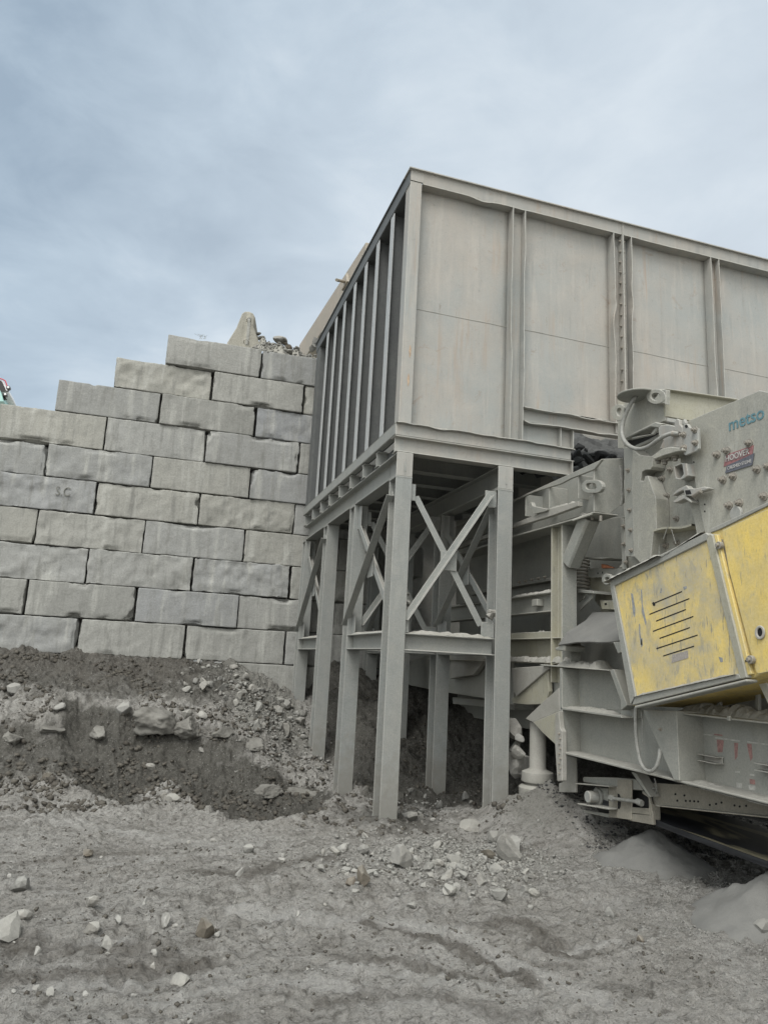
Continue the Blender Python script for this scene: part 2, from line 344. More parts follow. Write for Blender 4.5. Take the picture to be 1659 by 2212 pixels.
def ground_mat():
    m, nt, b = new_mat('quarry_ground'); k = NB(nt); p = k.coord(); pa = k.coord((1.0, 2.6, 1.0))
    a = k.n('ShaderNodeVertexColor'); a.layer_name = 'soil'
    sc = k.n('ShaderNodeSeparateColor'); k.l(a.outputs[0], sc.inputs[0])
    n0 = k.noise(p, .8, 7, .6, .5); n1 = k.noise(p, 4.2, 8, .68, .4); n2 = k.noise(p, 24, 8, .75); n3 = k.noise(p, 120, 4, .75)
    na = k.noise(pa, 2.4, 9, .68, .7); nb_ = k.noise(pa, 7.5, 8, .7, .5)
    pale = k.mix(k.mapr(n0, .35, .68), (0.318, 0.306, 0.28), (0.40, 0.39, 0.363))
    pale = k.mix(k.mapr(na, .52, .63, 0, .85), pale, (0.43, 0.42, 0.395))
    pale = k.mix(k.mapr(na, .46, .36, 0, .7), pale, (0.145, 0.137, 0.121))
    pale = k.mix(k.mapr(nb_, .46, .35, 0, .7), pale, (0.115, 0.107, 0.094))
    pale = k.mix(k.mapr(nb_, .56, .70, 0, .55), pale, (0.33, 0.325, 0.30))
    dark = k.mix(k.mapr(n1, .35, .7), (0.078, 0.075, 0.066), (0.145, 0.14, 0.124))
    dark = k.mix(k.mapr(n2, .52, .72, 0, .55), dark, (0.175, 0.17, 0.15))
    brown = k.mix(k.mapr(n1, .35, .7), (0.082, 0.075, 0.065), (0.165, 0.155, 0.137))
    darkened = k.math('ADD', sc.outputs['Red'], k.math('MULTIPLY', k.math('SUBTRACT', n1, .5), .9))
    col = k.mix(k.mapr(darkened, .32, .62), pale, dark)
    br = k.math('ADD', sc.outputs['Green'], k.math('MULTIPLY', k.math('SUBTRACT', n1, .5), .9))
    col = k.mix(k.mapr(br, .35, .65), col, brown)
    du = k.math('ADD', sc.outputs['Blue'], k.math('MULTIPLY', k.math('SUBTRACT', n1, .5), .6))
    col = k.mix(k.mapr(du, .35, .7, 0, .9), col, k.mix(n1, (0.215, 0.21, 0.188), (0.28, 0.274, 0.248)))
    col = k.mix(k.mapr(n2, .47, .37, 0, .75), col, k.mix(.7, col, (0.045, 0.04, 0.034)))
    col = k.mix(k.mapr(n3, .56, .72, 0, .5), col, (0.36, 0.352, 0.32))
    col = k.mix(k.mapr(n3, .46, .32, 0, .6), col, (0.07, 0.065, 0.056))
    peb_h = None
    for sc_, th, am in ((38, .72, .7), (80, .62, .55)):
        v = k.n('ShaderNodeTexVoronoi'); k.l(p, v.inputs['Vector']); v.inputs['Scale'].default_value = sc_
        peb = k.mapr(v.outputs['Distance'], .15, .40, 1, 0)
        pc = k.n('ShaderNodeSeparateColor'); k.l(v.outputs['Color'], pc.inputs[0])
        pm = k.math('MULTIPLY', peb, k.mapr(pc.outputs['Red'], th, th + .04))
        col = k.mix(k.math('MULTIPLY', pm, am), col, k.mix(pc.outputs['Green'], (0.16, 0.155, 0.14), (0.42, 0.41, 0.38)))
        peb_h = pm if peb_h is None else k.math('MAXIMUM', peb_h, pm)
    t2 = k.n('ShaderNodeVertexColor'); t2.layer_name = 'track'; sc2 = k.n('ShaderNodeSeparateColor'); k.l(t2.outputs[0], sc2.inputs[0])
    tr = k.math('ADD', sc2.outputs['Red'], k.math('MULTIPLY', k.math('SUBTRACT', k.noise(p, 9, 7, .72, .3), .5), 1.3))
    col = k.mix(k.mapr(tr, .28, .80, 0, .85), col, k.mix(n1, (0.36, 0.352, 0.33), (0.47, 0.46, 0.435)))
    td = k.math('ADD', sc2.outputs['Green'], k.math('MULTIPLY', k.math('SUBTRACT', k.noise(p, 9, 7, .72, .3), .5), 1.2))
    col = k.mix(k.mapr(td, .28, .80, 0, .75), col, (0.115, 0.105, 0.09))
    k.l(col, b.inputs['Base Color']); b.inputs['Roughness'].default_value = .95; b.inputs['Specular IOR Level'].default_value = .12
    q = k.bump(nb_, .7, .08, None)
    q = k.bump(n2, 1.0, .05, None, q)
    q = k.bump(peb_h, .7, .014, None, q)
    k.bump(n3, .6, .009, b, q)
    return m
M_GND = ground_mat()

# ---------------------------------------------------------------- object helpers
WORLD = {}
def meta(o, label=None, cat=None, group=None, kind=None):
    if label: o['label'] = label
    if cat: o['category'] = cat
    if group: o['group'] = group
    if kind: o['kind'] = kind
    return o
def thing(name, loc, label, cat, group=None):
    o = bpy.data.objects.new(name, None); o.empty_display_size = .3; COL.objects.link(o)
    o.location = loc; WORLD[o.name] = np.array(loc, float)
    return meta(o, label, cat, group)
def link_mesh(me, name, mat, parent, loc):
    o = bpy.data.objects.new(name, me); COL.objects.link(o)
    loc = np.array(loc, float); WORLD[o.name] = loc
    if parent is not None:
        o.parent = parent; o.location = loc - WORLD[parent.name]
    else: o.location = loc
    if mat is not None and len(me.materials) == 0: me.materials.append(mat)
    return o
def arr_mesh(name, V, Fc, smooth=False):
    me = bpy.data.meshes.new(name); me.from_pydata([tuple(v) for v in V], [], [tuple(f) for f in Fc]); me.update()
    if smooth: me.polygons.foreach_set('use_smooth', [True] * len(me.polygons))
    return me
class MB:
    def __init__(s): s.v = []; s.f = []
    def add(s, V, Fc):
        n = len(s.v); s.v.extend(np.asarray(v, float) for v in V); s.f.extend([tuple(i + n for i in f) for f in Fc]); return s
    def prism(s, pts, vec):
        pts = [np.asarray(p, float) for p in pts]; vec = np.asarray(vec, float); n = len(pts)
        Fc = [tuple(range(n)), tuple(range(2 * n - 1, n - 1, -1))] + [(i, (i + 1) % n, n + (i + 1) % n, n + i) for i in range(n)]
        return s.add(pts + [p + vec for p in pts], Fc)
    def box(s, a, b):
        a = np.minimum(a, b); b2 = np.maximum(a, b); x0, y0, z0 = a; x1, y1, z1 = b2
        return s.prism([(x0, y0, z0), (x1, y0, z0), (x1, y1, z0), (x0, y1, z0)], (0, 0, z1 - z0))
    def plateX(s, pts, X, t): return s.prism([onX(q, X) for q in pts], (t, 0, 0))
    def plateY(s, pts, Y, t): return s.prism([onY(q, Y) for q in pts], (0, t, 0))
    def sweep(s, prof, p0, p1, up):
        p0 = np.asarray(p0, float); p1 = np.asarray(p1, float); d = p1 - p0; L = np.linalg.norm(d); d /= L
        up = np.asarray(up, float); sd = np.cross(d, up); sd /= np.linalg.norm(sd); up = np.cross(sd, d)
        return s.prism([p0 + a * sd + b * up for a, b in prof], d * L)
    def ibeam(s, p0, p1, up, depth=.2, width=.2, tf=.014, tw=.012):
        h = depth / 2; w = width / 2; t = tw / 2
        return s.sweep([(-w, -h), (w, -h), (w, -h + tf), (t, -h + tf), (t, h - tf), (w, h - tf), (w, h), (-w, h), (-w, h - tf), (-t, h - tf), (-t, -h + tf), (-w, -h + tf)], p0, p1, up)
    def angle(s, p0, p1, up, a=.09, t=.01, flip=1):
        return s.sweep([(0, 0), (flip * a, 0), (flip * a, t), (flip * t, t), (flip * t, a), (0, a)], p0, p1, up)
    def tube(s, path, r, n=8, closed=False):
        path = [np.asarray(p, float) for p in path]; m = len(path); V = []; Fc = []
        prev = np.array([0.13, 0.31, 0.94])
        for i, p in enumerate(path):
            a = path[max(i - 1, 0)]; b = path[min(i + 1, m - 1)]; d = b - a; d /= (np.linalg.norm(d) + 1e-9)
            u = prev - d * prev.dot(d); u /= (np.linalg.norm(u) + 1e-9); prev = u; w = np.cross(d, u)
            rr = r[i] if hasattr(r, '__len__') else r
            V += [p + rr * (math.cos(2 * math.pi * j / n) * u + math.sin(2 * math.pi * j / n) * w) for j in range(n)]
        for i in range(m - 1):
            for j in range(n):
                k = (j + 1) % n
                Fc.append((i * n + j, i * n + k, (i + 1) * n + k, (i + 1) * n + j))
        Fc += [tuple(range(n - 1, -1, -1)), tuple(range((m - 1) * n, m * n))]
        return s.add(V, Fc)
    def cyl(s, p0, p1, r, n=20): return s.tube([p0, p1], r, n)
    def lathe(s, c, prof, n=24):
        V = []; Fc = []; m = len(prof)
        for r, z in prof:
            V += [(c[0] + r * math.cos(2 * math.pi * j / n), c[1] + r * math.sin(2 * math.pi * j / n), c[2] + z) for j in range(n)]
        for i in range(m - 1):
            for j in range(n):
                k = (j + 1) % n; Fc.append((i * n + j, i * n + k, (i + 1) * n + k, (i + 1) * n + j))
        Fc += [tuple(range(n - 1, -1, -1)), tuple(range((m - 1) * n, m * n))]
        return s.add(V, Fc)
    def ringX(s, outer, inner, X, t):
        n = len(outer); O = [onX(q, X) for q in outer]; I_ = [onX(q, X) for q in inner]; tv = np.array([t, 0, 0.])
        V = O + I_ + [p + tv for p in O] + [p + tv for p in I_]; Fc = []
        for i in range(n):
            j = (i + 1) % n
            Fc += [(i, j, n + j, n + i), (2 * n + i, 3 * n + i, 3 * n + j, 2 * n + j), (i, 2 * n + i, 2 * n + j, j), (n + i, n + j, 3 * n + j, 3 * n + i)]
        return s.add(V, Fc)
    def grid(s, fn, nu, nv):
        V = [fn(i / nu, j / nv) for j in range(nv + 1) for i in range(nu + 1)]; w = nu + 1
        return s.add(V, [(j * w + i, j * w + i + 1, (j + 1) * w + i + 1, (j + 1) * w + i) for j in range(nv) for i in range(nu)])
    def build(s, name, mat, parent=None, bevel=.004, smooth=False, solid=0, loc=None):
        V = np.array(s.v)
        if loc is None:
            lo, hi = V.min(0), V.max(0); loc = np.array([(lo[0] + hi[0]) / 2, (lo[1] + hi[1]) / 2, lo[2]])
        bm = bmesh.new(); vs = [bm.verts.new(tuple(v - loc)) for v in V]
        for f in s.f:
            try: bm.faces.new([vs[i] for i in f])
            except ValueError: pass
        bmesh.ops.recalc_face_normals(bm, faces=bm.faces[:])
        me = bpy.data.meshes.new(name); bm.to_mesh(me); bm.free()
        o = link_mesh(me, name, mat, parent, loc)
        if smooth:
            me.polygons.foreach_set('use_smooth', [True] * len(me.polygons))
            try: me.set_sharp_from_angle(angle=math.radians(38))
            except Exception: pass
        if solid:
            md = o.modifiers.new('solid', 'SOLIDIFY'); md.thickness = solid; md.offset = 0
        if bevel:
            md = o.modifiers.new('bevel', 'BEVEL'); md.width = bevel; md.segments = 1; md.limit_method = 'ANGLE'; md.angle_limit = math.radians(40)
        return o
def dust_ridge(parent, p0, p1, width, height, seed=0, name='dust_layer', mat=None):
    p0 = np.asarray(p0, float); p1 = np.asarray(p1, float); d = p1 - p0; L = np.linalg.norm(d); d /= L
    sd = np.cross(d, (0, 0, 1)); sd /= np.linalg.norm(sd); nu = max(8, int(L / .025)); nv = 7
    def fn(u, v):
        hh = height * (.55 + .6 * abs(float(fbm(np.array([u * L + seed * 3.1]), np.array([seed * 1.7]), .22, 4, seed)[0]))) * min(1, 9 * u, 9 * (1 - u))
        wv = width / 2 * (1 + .10 * float(fbm(np.array([u * L * 1.0 + seed]), np.array([v]), .13, 3, seed + 5)[0]))
        a = (v * 2 - 1); jit = .22 * hh * float(fbm(np.array([u * L]), np.array([v * width]), .04, 2, seed + 9)[0])
        return p0 + d * (u * L) + sd * (a * wv) + np.array([0, 0, -.004 + max(0, hh * (1 - a * a) ** .6 + jit)])
    return MB().grid(fn, nu, nv).build(name, mat or M_DUST, parent, bevel=0, smooth=False)
# a hexagon bolt head on a washer, its axis along -X or -Y
BOLT = {}
def bolt_mesh(axis):
    if axis in BOLT: return BOLT[axis]
    b = MB(); ax = {'X': np.array([-1, 0, 0.]), 'Y': np.array([0, -1, 0.]), 'Z': np.array([0, 0, -1.])}[axis]
    b.cyl(ax * -.002, ax * .006, .024, 14); b.tube([ax * .006, ax * .024], .016, 6); b.cyl(ax * .024, ax * .036, .009, 8)
    bm = bmesh.new(); vs = [bm.verts.new(tuple(v)) for v in b.v]
    for f in b.f: bm.faces.new([vs[i] for i in f])
    bmesh.ops.recalc_face_normals(bm, faces=bm.faces[:])
    me = bpy.data.meshes.new('bolt'); bm.to_mesh(me); bm.free(); me.materials.append(M_BOLT); BOLT[axis] = me
    return me
def bolts(pts, axis, parent, scale=1.0):
    for p in pts:
        o = link_mesh(bolt_mesh(axis), 'bolt', None, parent, p); o.scale = (scale,) * 3
def text_mesh(txt, name, mat, parent, pL, pR, height, normal, depth=.004, bold=.0, shear=0.0, squash=None):
    cu = bpy.data.curves.new(name, 'FONT'); cu.body = txt; cu.size = 1.0; cu.extrude = .01; cu.offset = bold; cu.shear = shear
    cu.align_x = 'LEFT'; cu.align_y = 'BOTTOM_BASELINE'
    o = bpy.data.objects.new(name, cu); COL.objects.link(o)
    dg = bpy.context.evaluated_depsgraph_get(); me = bpy.data.meshes.new_from_object(o.evaluated_get(dg)); bpy.data.objects.remove(o)
    n = len(me.vertices); co = np.zeros(n * 3); me.vertices.foreach_get('co', co); co = co.reshape(-1, 3)
    lo, hi = co.min(0), co.max(0)
    pL = np.asarray(pL, float); pR = np.asarray(pR, float); ex = pR - pL; W = np.linalg.norm(ex); ex /= W
    nz = np.asarray(normal, float); ez = np.cross(nz, ex); ez /= np.linalg.norm(ez)
    ref = squash if squash else .72
    out = pL + np.outer((co[:, 0] - lo[0]) / (hi[0] - lo[0]) * W, ex) + np.outer(co[:, 1] / ref * height, ez) + np.outer((co[:, 2] / .01 * .5 + .5) * depth, nz)
    loc = (pL + pR) / 2; me.vertices.foreach_set('co', (out - loc).ravel()); me.update(); me.materials.clear(); me.materials.append(mat)
    return link_mesh(me, name, None, parent, loc)

# ================================================================ GROUND
def xy(q, z=0.0):
    p = onZ(q, z); return (p[0], p[1])
PIT = [xy(rGr(*q)) for q in [(215, 565), (330, 640), (420, 720), (560, 790), (660, 770), (760, 690), (850, 680), (960, 745), (1090, 815), (1180, 850), (1290, 860), (1420, 850), (1560, 800), (1640, 740)]] + [(2.9, 9.6), (2.4, 10.6), (1.2, 11.0), (0.2, 11.5), (-.8, 11.9), (-1.5, 11.9)]
def poly_sd(x, y, poly):
    d = np.full(x.shape, 1e9); ins = np.zeros(x.shape, bool); n = len(poly)
    for i in range(n):
        ax, ay = poly[i]; bx, by = poly[(i + 1) % n]; ex, ey = bx - ax, by - ay
        t = np.clip(((x - ax) * ex + (y - ay) * ey) / (ex * ex + ey * ey + 1e-12), 0, 1)
        d = np.minimum(d, np.hypot(x - ax - t * ex, y - ay - t * ey))
        c = ((ay > y) != (by > y)) & (x < ex * (y - ay) / (ey + 1e-12) + ax)
        ins ^= c
    return np.where(ins, -d, d)
JACK = (4.42, 7.62)
def terrain(x, y, fine=True):
    x = np.asarray(x, float); y = np.asarray(y, float)
    wx = x + .22 * fbm(x, y, .9, 3, 3); wy = y + .22 * fbm(x, y, .9, 3, 9)
    h = .05 * fbm(x, y, 2.6, 3, 1)
    right = sstep(1.3, 2.7, x)
    H = 1.52 - .30 * right - .5 * sstep(2.8, 6.5, x)
    ya = 10.1 + .55 * right; yb = 13.6
    s = np.clip((wy - ya) / (yb - ya), 0, 1.15)
    prof = s * .75 + .25 * sstep(.22, .46, s) * np.clip(1.0 - .55 * right, 0, 1) - .10 * right * np.sin(np.pi * np.clip(s, 0, 1))
    h = h + H * prof
    sd = poly_sd(wx, wy, PIT)
    h = h - .17 * sstep(.05, -.5, sd) + .05 * np.exp(-((sd - .12) / .16) ** 2)
    # earth under the hopper
    h = h + .55 * sstep(2.75, 3.4, x) * sstep(9.6, 12.6, y) * (1 - sstep(5.5, 7, x))
    # dust skirts round the front legs, the jack and the conveyor
    for cx, cy, r, hh in ((2.63, 8.05, .55, .10), (3.97, 8.05, .8, .20), (JACK[0], JACK[1], .85, .40), (4.75, 7.3, 1.1, .22), (1.7, 8.0, .5, .06)):
        d = np.hypot(x - cx, y - cy); h = h + hh * np.clip(1 - d / r, 0, 1) ** 1.25
    h = h + .9 * sstep(5.2, 7.6, x) * sstep(6.6, 9.0, y) + .25 * sstep(4.6, 5.6, x) * sstep(6.9, 8.2, y)
    if fine:
        rough = .25 + .75 * sstep(7.6, 9.6, y) + .25 * sstep(.3, -.2, sd)
        rough = rough * (1 - .55 * sstep(3.1, 4.2, x) * (1 - sstep(8.6, 9.5, y)))
        r1 = fbm(x, y, .42, 5, 21, .55); r2 = np.abs(fbm(x, y, .16, 4, 31)); r3 = fbm(x, y, .07, 3, 41, .6)
        bank = sstep(8.6, 10.2, y)
        h = h + rough * ((.06 + .07 * bank) * r1 + .045 * (r2 - .2)) + bank * .10 * (np.abs(fbm(x, y, .34, 3, 71)) - .2) + .032 * r3 * (.6 + .5 * rough) + .008 * fbm(x, y, .035, 2, 49) + .012 * fbm(x * .6, y * 1.8, .13, 4, 47, .6)
        clod = np.clip(fbm(x, y, .10, 3, 51) - .2, 0, .22); h = h + .13 * np.sqrt(clod + 1e-9) * (clod > 0) * (.22 + .4 * rough)
        # tyre tracks curving across the foreground
        for cx, cy, R0 in ((2.3, -4.6, 10.0), (2.3, -4.6, 10.55), (-5.0, 13.5, 10.4), (-5.0, 13.5, 9.75), (4.6, -3.5, 8.3)):
            rr = np.hypot(x - cx, y - cy) + .05 * fbm(x, y, .8, 2, 61)
            m = np.exp(-((rr - R0) / .16) ** 2); ang = np.arctan2(y - cy, x - cx)
            mod = .6 + .5 * fbm(x, y, .6, 2, 63)
            h = h - .030 * m * mod + .022 * np.exp(-((np.abs(rr - R0) - .25) / .07) ** 2) * mod
            h = h + .017 * m * mod * np.tanh(2.5 * np.sin(ang * R0 / .032 + 2.5 * (rr - R0) / .16))
        h = h - .06 * np.exp(-((x - 3.05) / .45) ** 2 - ((y - 5.15) / .22) ** 2) + .035 * np.exp(-((x - 2.5) / .7) ** 2 - ((y - 5.0 - .3 * (x - 2.5)) / .12) ** 2)
    return h
def tz(x, y): return float(terrain(np.array([x]), np.array([y]))[0])
def hit_ground(q):
    d = ray(q); lo = None
    ts = np.linspace(2.0, 16, 700) / d[1]
    P_ = EYE + ts[:, None] * d
    g = terrain(P_[:, 0], P_[:, 1]); k = np.where(P_[:, 2] <= g)[0]
    return P_[k[0]] if len(k) else None
def axis(a, b, step, far, ratio=1.45):
    c = list(np.arange(a, b, step)); lo = []; hi = []; s = step * 2; v = a
    while v > -far: v -= s; lo.append(v); s *= ratio
    s = step * 2; v = c[-1]
    while v < far: v += s; hi.append(v); s *= ratio
    return np.array(lo[::-1] + c + hi)
gx = axis(-2.9, 6.2, .0165, 260)
gy = np.concatenate([axis(3.3, 8.6, .0155, 260)])
gy = np.concatenate([gy[gy < 3.31][gy[gy < 3.31] > -260], np.arange(3.315, 8.8, .0155), np.arange(8.8, 13.9, .027)])
gy = np.concatenate([gy, [14.0, 14.35]])
GX, GY = np.meshgrid(gx, gy)
GZ = terrain(GX, GY)
farm = np.maximum(sstep(3.2, 1.0, GY), np.maximum(sstep(-3, -8, GX), sstep(6.6, 12, GX)))
GZ = np.where(farm > 0, GZ * (1 - farm) + farm * np.where(GX < 0, sstep(10, 13.6, GY) * 1.5, .15), GZ)
def height_mesh(name, GX, GY, GZ, mat, cols=None):
    ny, nx = GX.shape; n = nx * ny
    me = bpy.data.meshes.new(name); me.vertices.add(n)
    me.vertices.foreach_set('co', np.stack([GX.ravel(), GY.ravel(), GZ.ravel()], 1).ravel())
    i = np.arange(n).reshape(ny, nx); q = np.stack([i[:-1, :-1], i[:-1, 1:], i[1:, 1:], i[1:, :-1]], -1).reshape(-1, 4)
    me.loops.add(q.size); me.loops.foreach_set('vertex_index', q.ravel())
    me.polygons.add(len(q)); me.polygons.foreach_set('loop_start', np.arange(0, q.size, 4)); me.polygons.foreach_set('loop_total', np.full(len(q), 4))
    me.polygons.foreach_set('use_smooth', np.ones(len(q), bool)); me.update(calc_edges=True)
    if cols is not None:
        ca = me.color_attributes.new('soil', 'FLOAT_COLOR', 'POINT'); ca.data.foreach_set('color', cols.reshape(-1, 4).ravel().astype(np.float32))
    me.materials.append(mat); o = bpy.data.objects.new(name, me); COL.objects.link(o); return o
def line_d(x, y, pts):
    d = np.full(x.shape, 1e9)
    for (ax, ay), (bx, by) in zip(pts[:-1], pts[1:]):
        ex, ey = bx - ax, by - ay; t = np.clip(((x - ax) * ex + (y - ay) * ey) / (ex * ex + ey * ey), 0, 1)
        d = np.minimum(d, np.hypot(x - ax - t * ex, y - ay - t * ey))
    return d
def track_masks(GX, GY):
    wx = GX + .10 * fbm(GX, GY, .5, 3, 83); wy = GY + .06 * fbm(GX, GY, .35, 3, 89)
    pale = np.zeros_like(GX); dk = np.zeros_like(GX)
    for pts, w, a in (([rGs(*q) for q in [(-300, 600), (0, 615), (200, 625), (350, 662), (480, 690), (620, 740), (760, 790), (900, 850), (1050, 930)]], .12, 1.0),
                      ([rGs(*q) for q in [(540, 720), (700, 775), (860, 840), (980, 900)]], .10, .8), ([rGs(*q) for q in [(900, 720), (1000, 725), (1100, 700)]], .05, .8),
                      ([rGr(*q) for q in [(1000, 1285), (1300, 1300), (1650, 1330)]], .06, .7), ([rGr(*q) for q in [(300, 1700), (470, 1670), (700, 1690)]], .05, .8), ([rGr(*q) for q in [(440, 1440), (600, 1440), (640, 1470)]], .06, .9),
                      ([rGs(*q) for q in [(80, 810), (200, 825), (360, 845), (560, 860), (760, 890)]], .05, .8), ([rGs(*q) for q in [(0, 880), (200, 900), (420, 940), (700, 960)]], .05, .7), ([rGr(*q) for q in [(0, 950), (300, 1010), (700, 1030), (1100, 1000)]], .16, .5),
                      ([rGr(*q) for q in [(150, 790), (400, 870), (800, 930), (1250, 960)]], .22, .55), ([rGr(*q) for q in [(700, 1780), (1000, 1690), (1300, 1650), (1700, 1660)]], .05, .7), ([rGs(*q) for q in [(1100, 560), (1300, 620), (1500, 760), (1650, 900)]], .35, .55)):
        pale = np.maximum(pale, a * np.exp(-(line_d(wx, wy, [xy(q) for q in pts]) / w) ** 2))
    for pts, w, a in (([rGs(*q) for q in [(150, 640), (330, 690), (500, 730), (640, 790), (800, 850)]], .09, .9), ([rGr(*q) for q in [(0, 1440), (250, 1470), (560, 1500), (900, 1560)]], .22, .7), ([rGr(*q) for q in [(0, 1640), (300, 1640), (700, 1600), (1000, 1560)]], .15, .7),
                      ([rGr(*q) for q in [(0, 1050), (250, 1040), (430, 1010), (700, 1000)]], .14, .6), ([rGs(*q) for q in [(100, 770), (300, 790), (600, 830)]], .08, .7), ([rGs(*q) for q in [(620, 650), (760, 640), (880, 700), (830, 720), (980, 760)]], .10, .75), ([rGr(*q) for q in [(1000, 1100), (1200, 1130), (1400, 1050), (1650, 1030)]], .15, .8), ([rGs(*q) for q in [(0, 940), (300, 900), (500, 930), (800, 980)]], .10, .6)):
        dk = np.maximum(dk, a * np.exp(-(line_d(wx, wy, [xy(q) for q in pts]) / w) ** 2))
    return np.stack([pale, dk, np.zeros_like(pale), np.ones_like(pale)], -1)
def soil_masks(GX, GY):
    wx = GX + .22 * fbm(GX, GY, .9, 3, 3) + .12 * fbm(GX, GY, .22, 4, 13, .6); wy = GY + .22 * fbm(GX, GY, .9, 3, 9) + .12 * fbm(GX, GY, .22, 4, 19, .6)
    sd = poly_sd(wx, wy, PIT)
    darkened = sstep(.16, -.22, sd) * .80  # dark wet soil inside the pit
    darkened = np.maximum(darkened, .60 * sstep(9.9, 10.6, wy) * sstep(2.3, 1.2, GX) * (1 - .6 * sstep(12.3, 11.6, wy) * sstep(11.2, 11.5, wy)))
    darkened = np.maximum(darkened, .62 * np.exp(-((GX - 2.75) / .9) ** 2 - ((wy - 8.2) / .9) ** 2))  # darker ground round the front leg
    darkened = np.maximum(darkened, .72 * sstep(2.6, 3.0, GX) * sstep(8.5, 9.0, wy))  # darker ground under the hopper
    darkened = np.maximum(darkened, .8 * sstep(4.7, 5.3, GX) * sstep(6.3, 6.9, wy))  # darker ground under and behind the conveyor
    brown = .56 * sstep(11.2, 13.2, wy + .5 * fbm(GX, GY, .7, 4, 91)) * sstep(1.3, .5, wx) + .30 * np.exp(-((GX + .2) / 1.3) ** 2 - ((wy - 8.0) / 1.3) ** 2)
    dust = .7 * np.exp(-((GX - 4.2) / .55) ** 2 - ((GY - 7.5) / .75) ** 2) + .45 * np.exp(-((GX - 3.9) / 1.0) ** 2 - ((GY - 4.9) / 1.0) ** 2)
    darkened = darkened * (1 - np.clip(dust, 0, 1) * .8)
    dust = dust + .75 * sstep(.9, 1.5, wx) * sstep(11.0, 11.8, wy) * sstep(2.9, 2.4, GX)
    return np.stack([darkened, brown, dust, np.ones_like(darkened)], -1)
g = height_mesh('ground', GX, GY, GZ, M_GND, soil_masks(GX, GY)); g['kind'] = 'structure'
tm = track_masks(GX, GY); ca = g.data.color_attributes.new('track', 'FLOAT_COLOR', 'POINT'); ca.data.foreach_set('color', tm.reshape(-1, 4).ravel().astype(np.float32))

# ---- the filled plateau behind the block wall
WANG = -0.01529; WD = 13.8
TOPS = [.435, .3915, .348, .304, .2575, .2135, .1693, .1242, .0787, .0342, -.0105, -.056]
TOPZ = [1.75 + t * WD for t in TOPS]
def wall_pt(u, off, z):
    return np.array([u * math.cos(WANG) - off * math.sin(WANG) * 1, WD + u * math.sin(WANG) + off * math.cos(WANG), z])
ux = np.concatenate([np.linspace(-60, -4, 30), np.arange(-3.9, 3.4, .05), np.linspace(3.6, 60, 30)])
uy = np.concatenate([[14.15, 14.16], np.arange(14.2, 16.5, .05), np.linspace(16.7, 70, 30)])
UX, UY = np.meshgrid(ux, uy)
topz = np.where(UX > -.36, TOPZ[0] - .08, np.where(UX > -1.24, TOPZ[1] - .10, np.where(UX > -2.17, TOPZ[2] - .12, TOPZ[3] - .02)))
UZ = topz + .05 * fbm(UX, UY, .5, 4, 77) + .04 * fbm(UX, UY, .12, 3, 78)
UZ = UZ + (.12 + .42 * sstep(14.3, 14.9, UY)) * np.exp(-((UX - 1.75) / .62) ** 2) * (1 - sstep(15.6, 16.6, UY))
UZ = UZ + .26 * np.exp(-((UX + 2.65) / .30) ** 2 - ((UY - 14.8) / .4) ** 2)
UZ = np.where(UY < 14.155, -.3, UZ)
zz = height_mesh('upper_ground', UX, UY, UZ, M_DUST); zz['kind'] = 'structure'

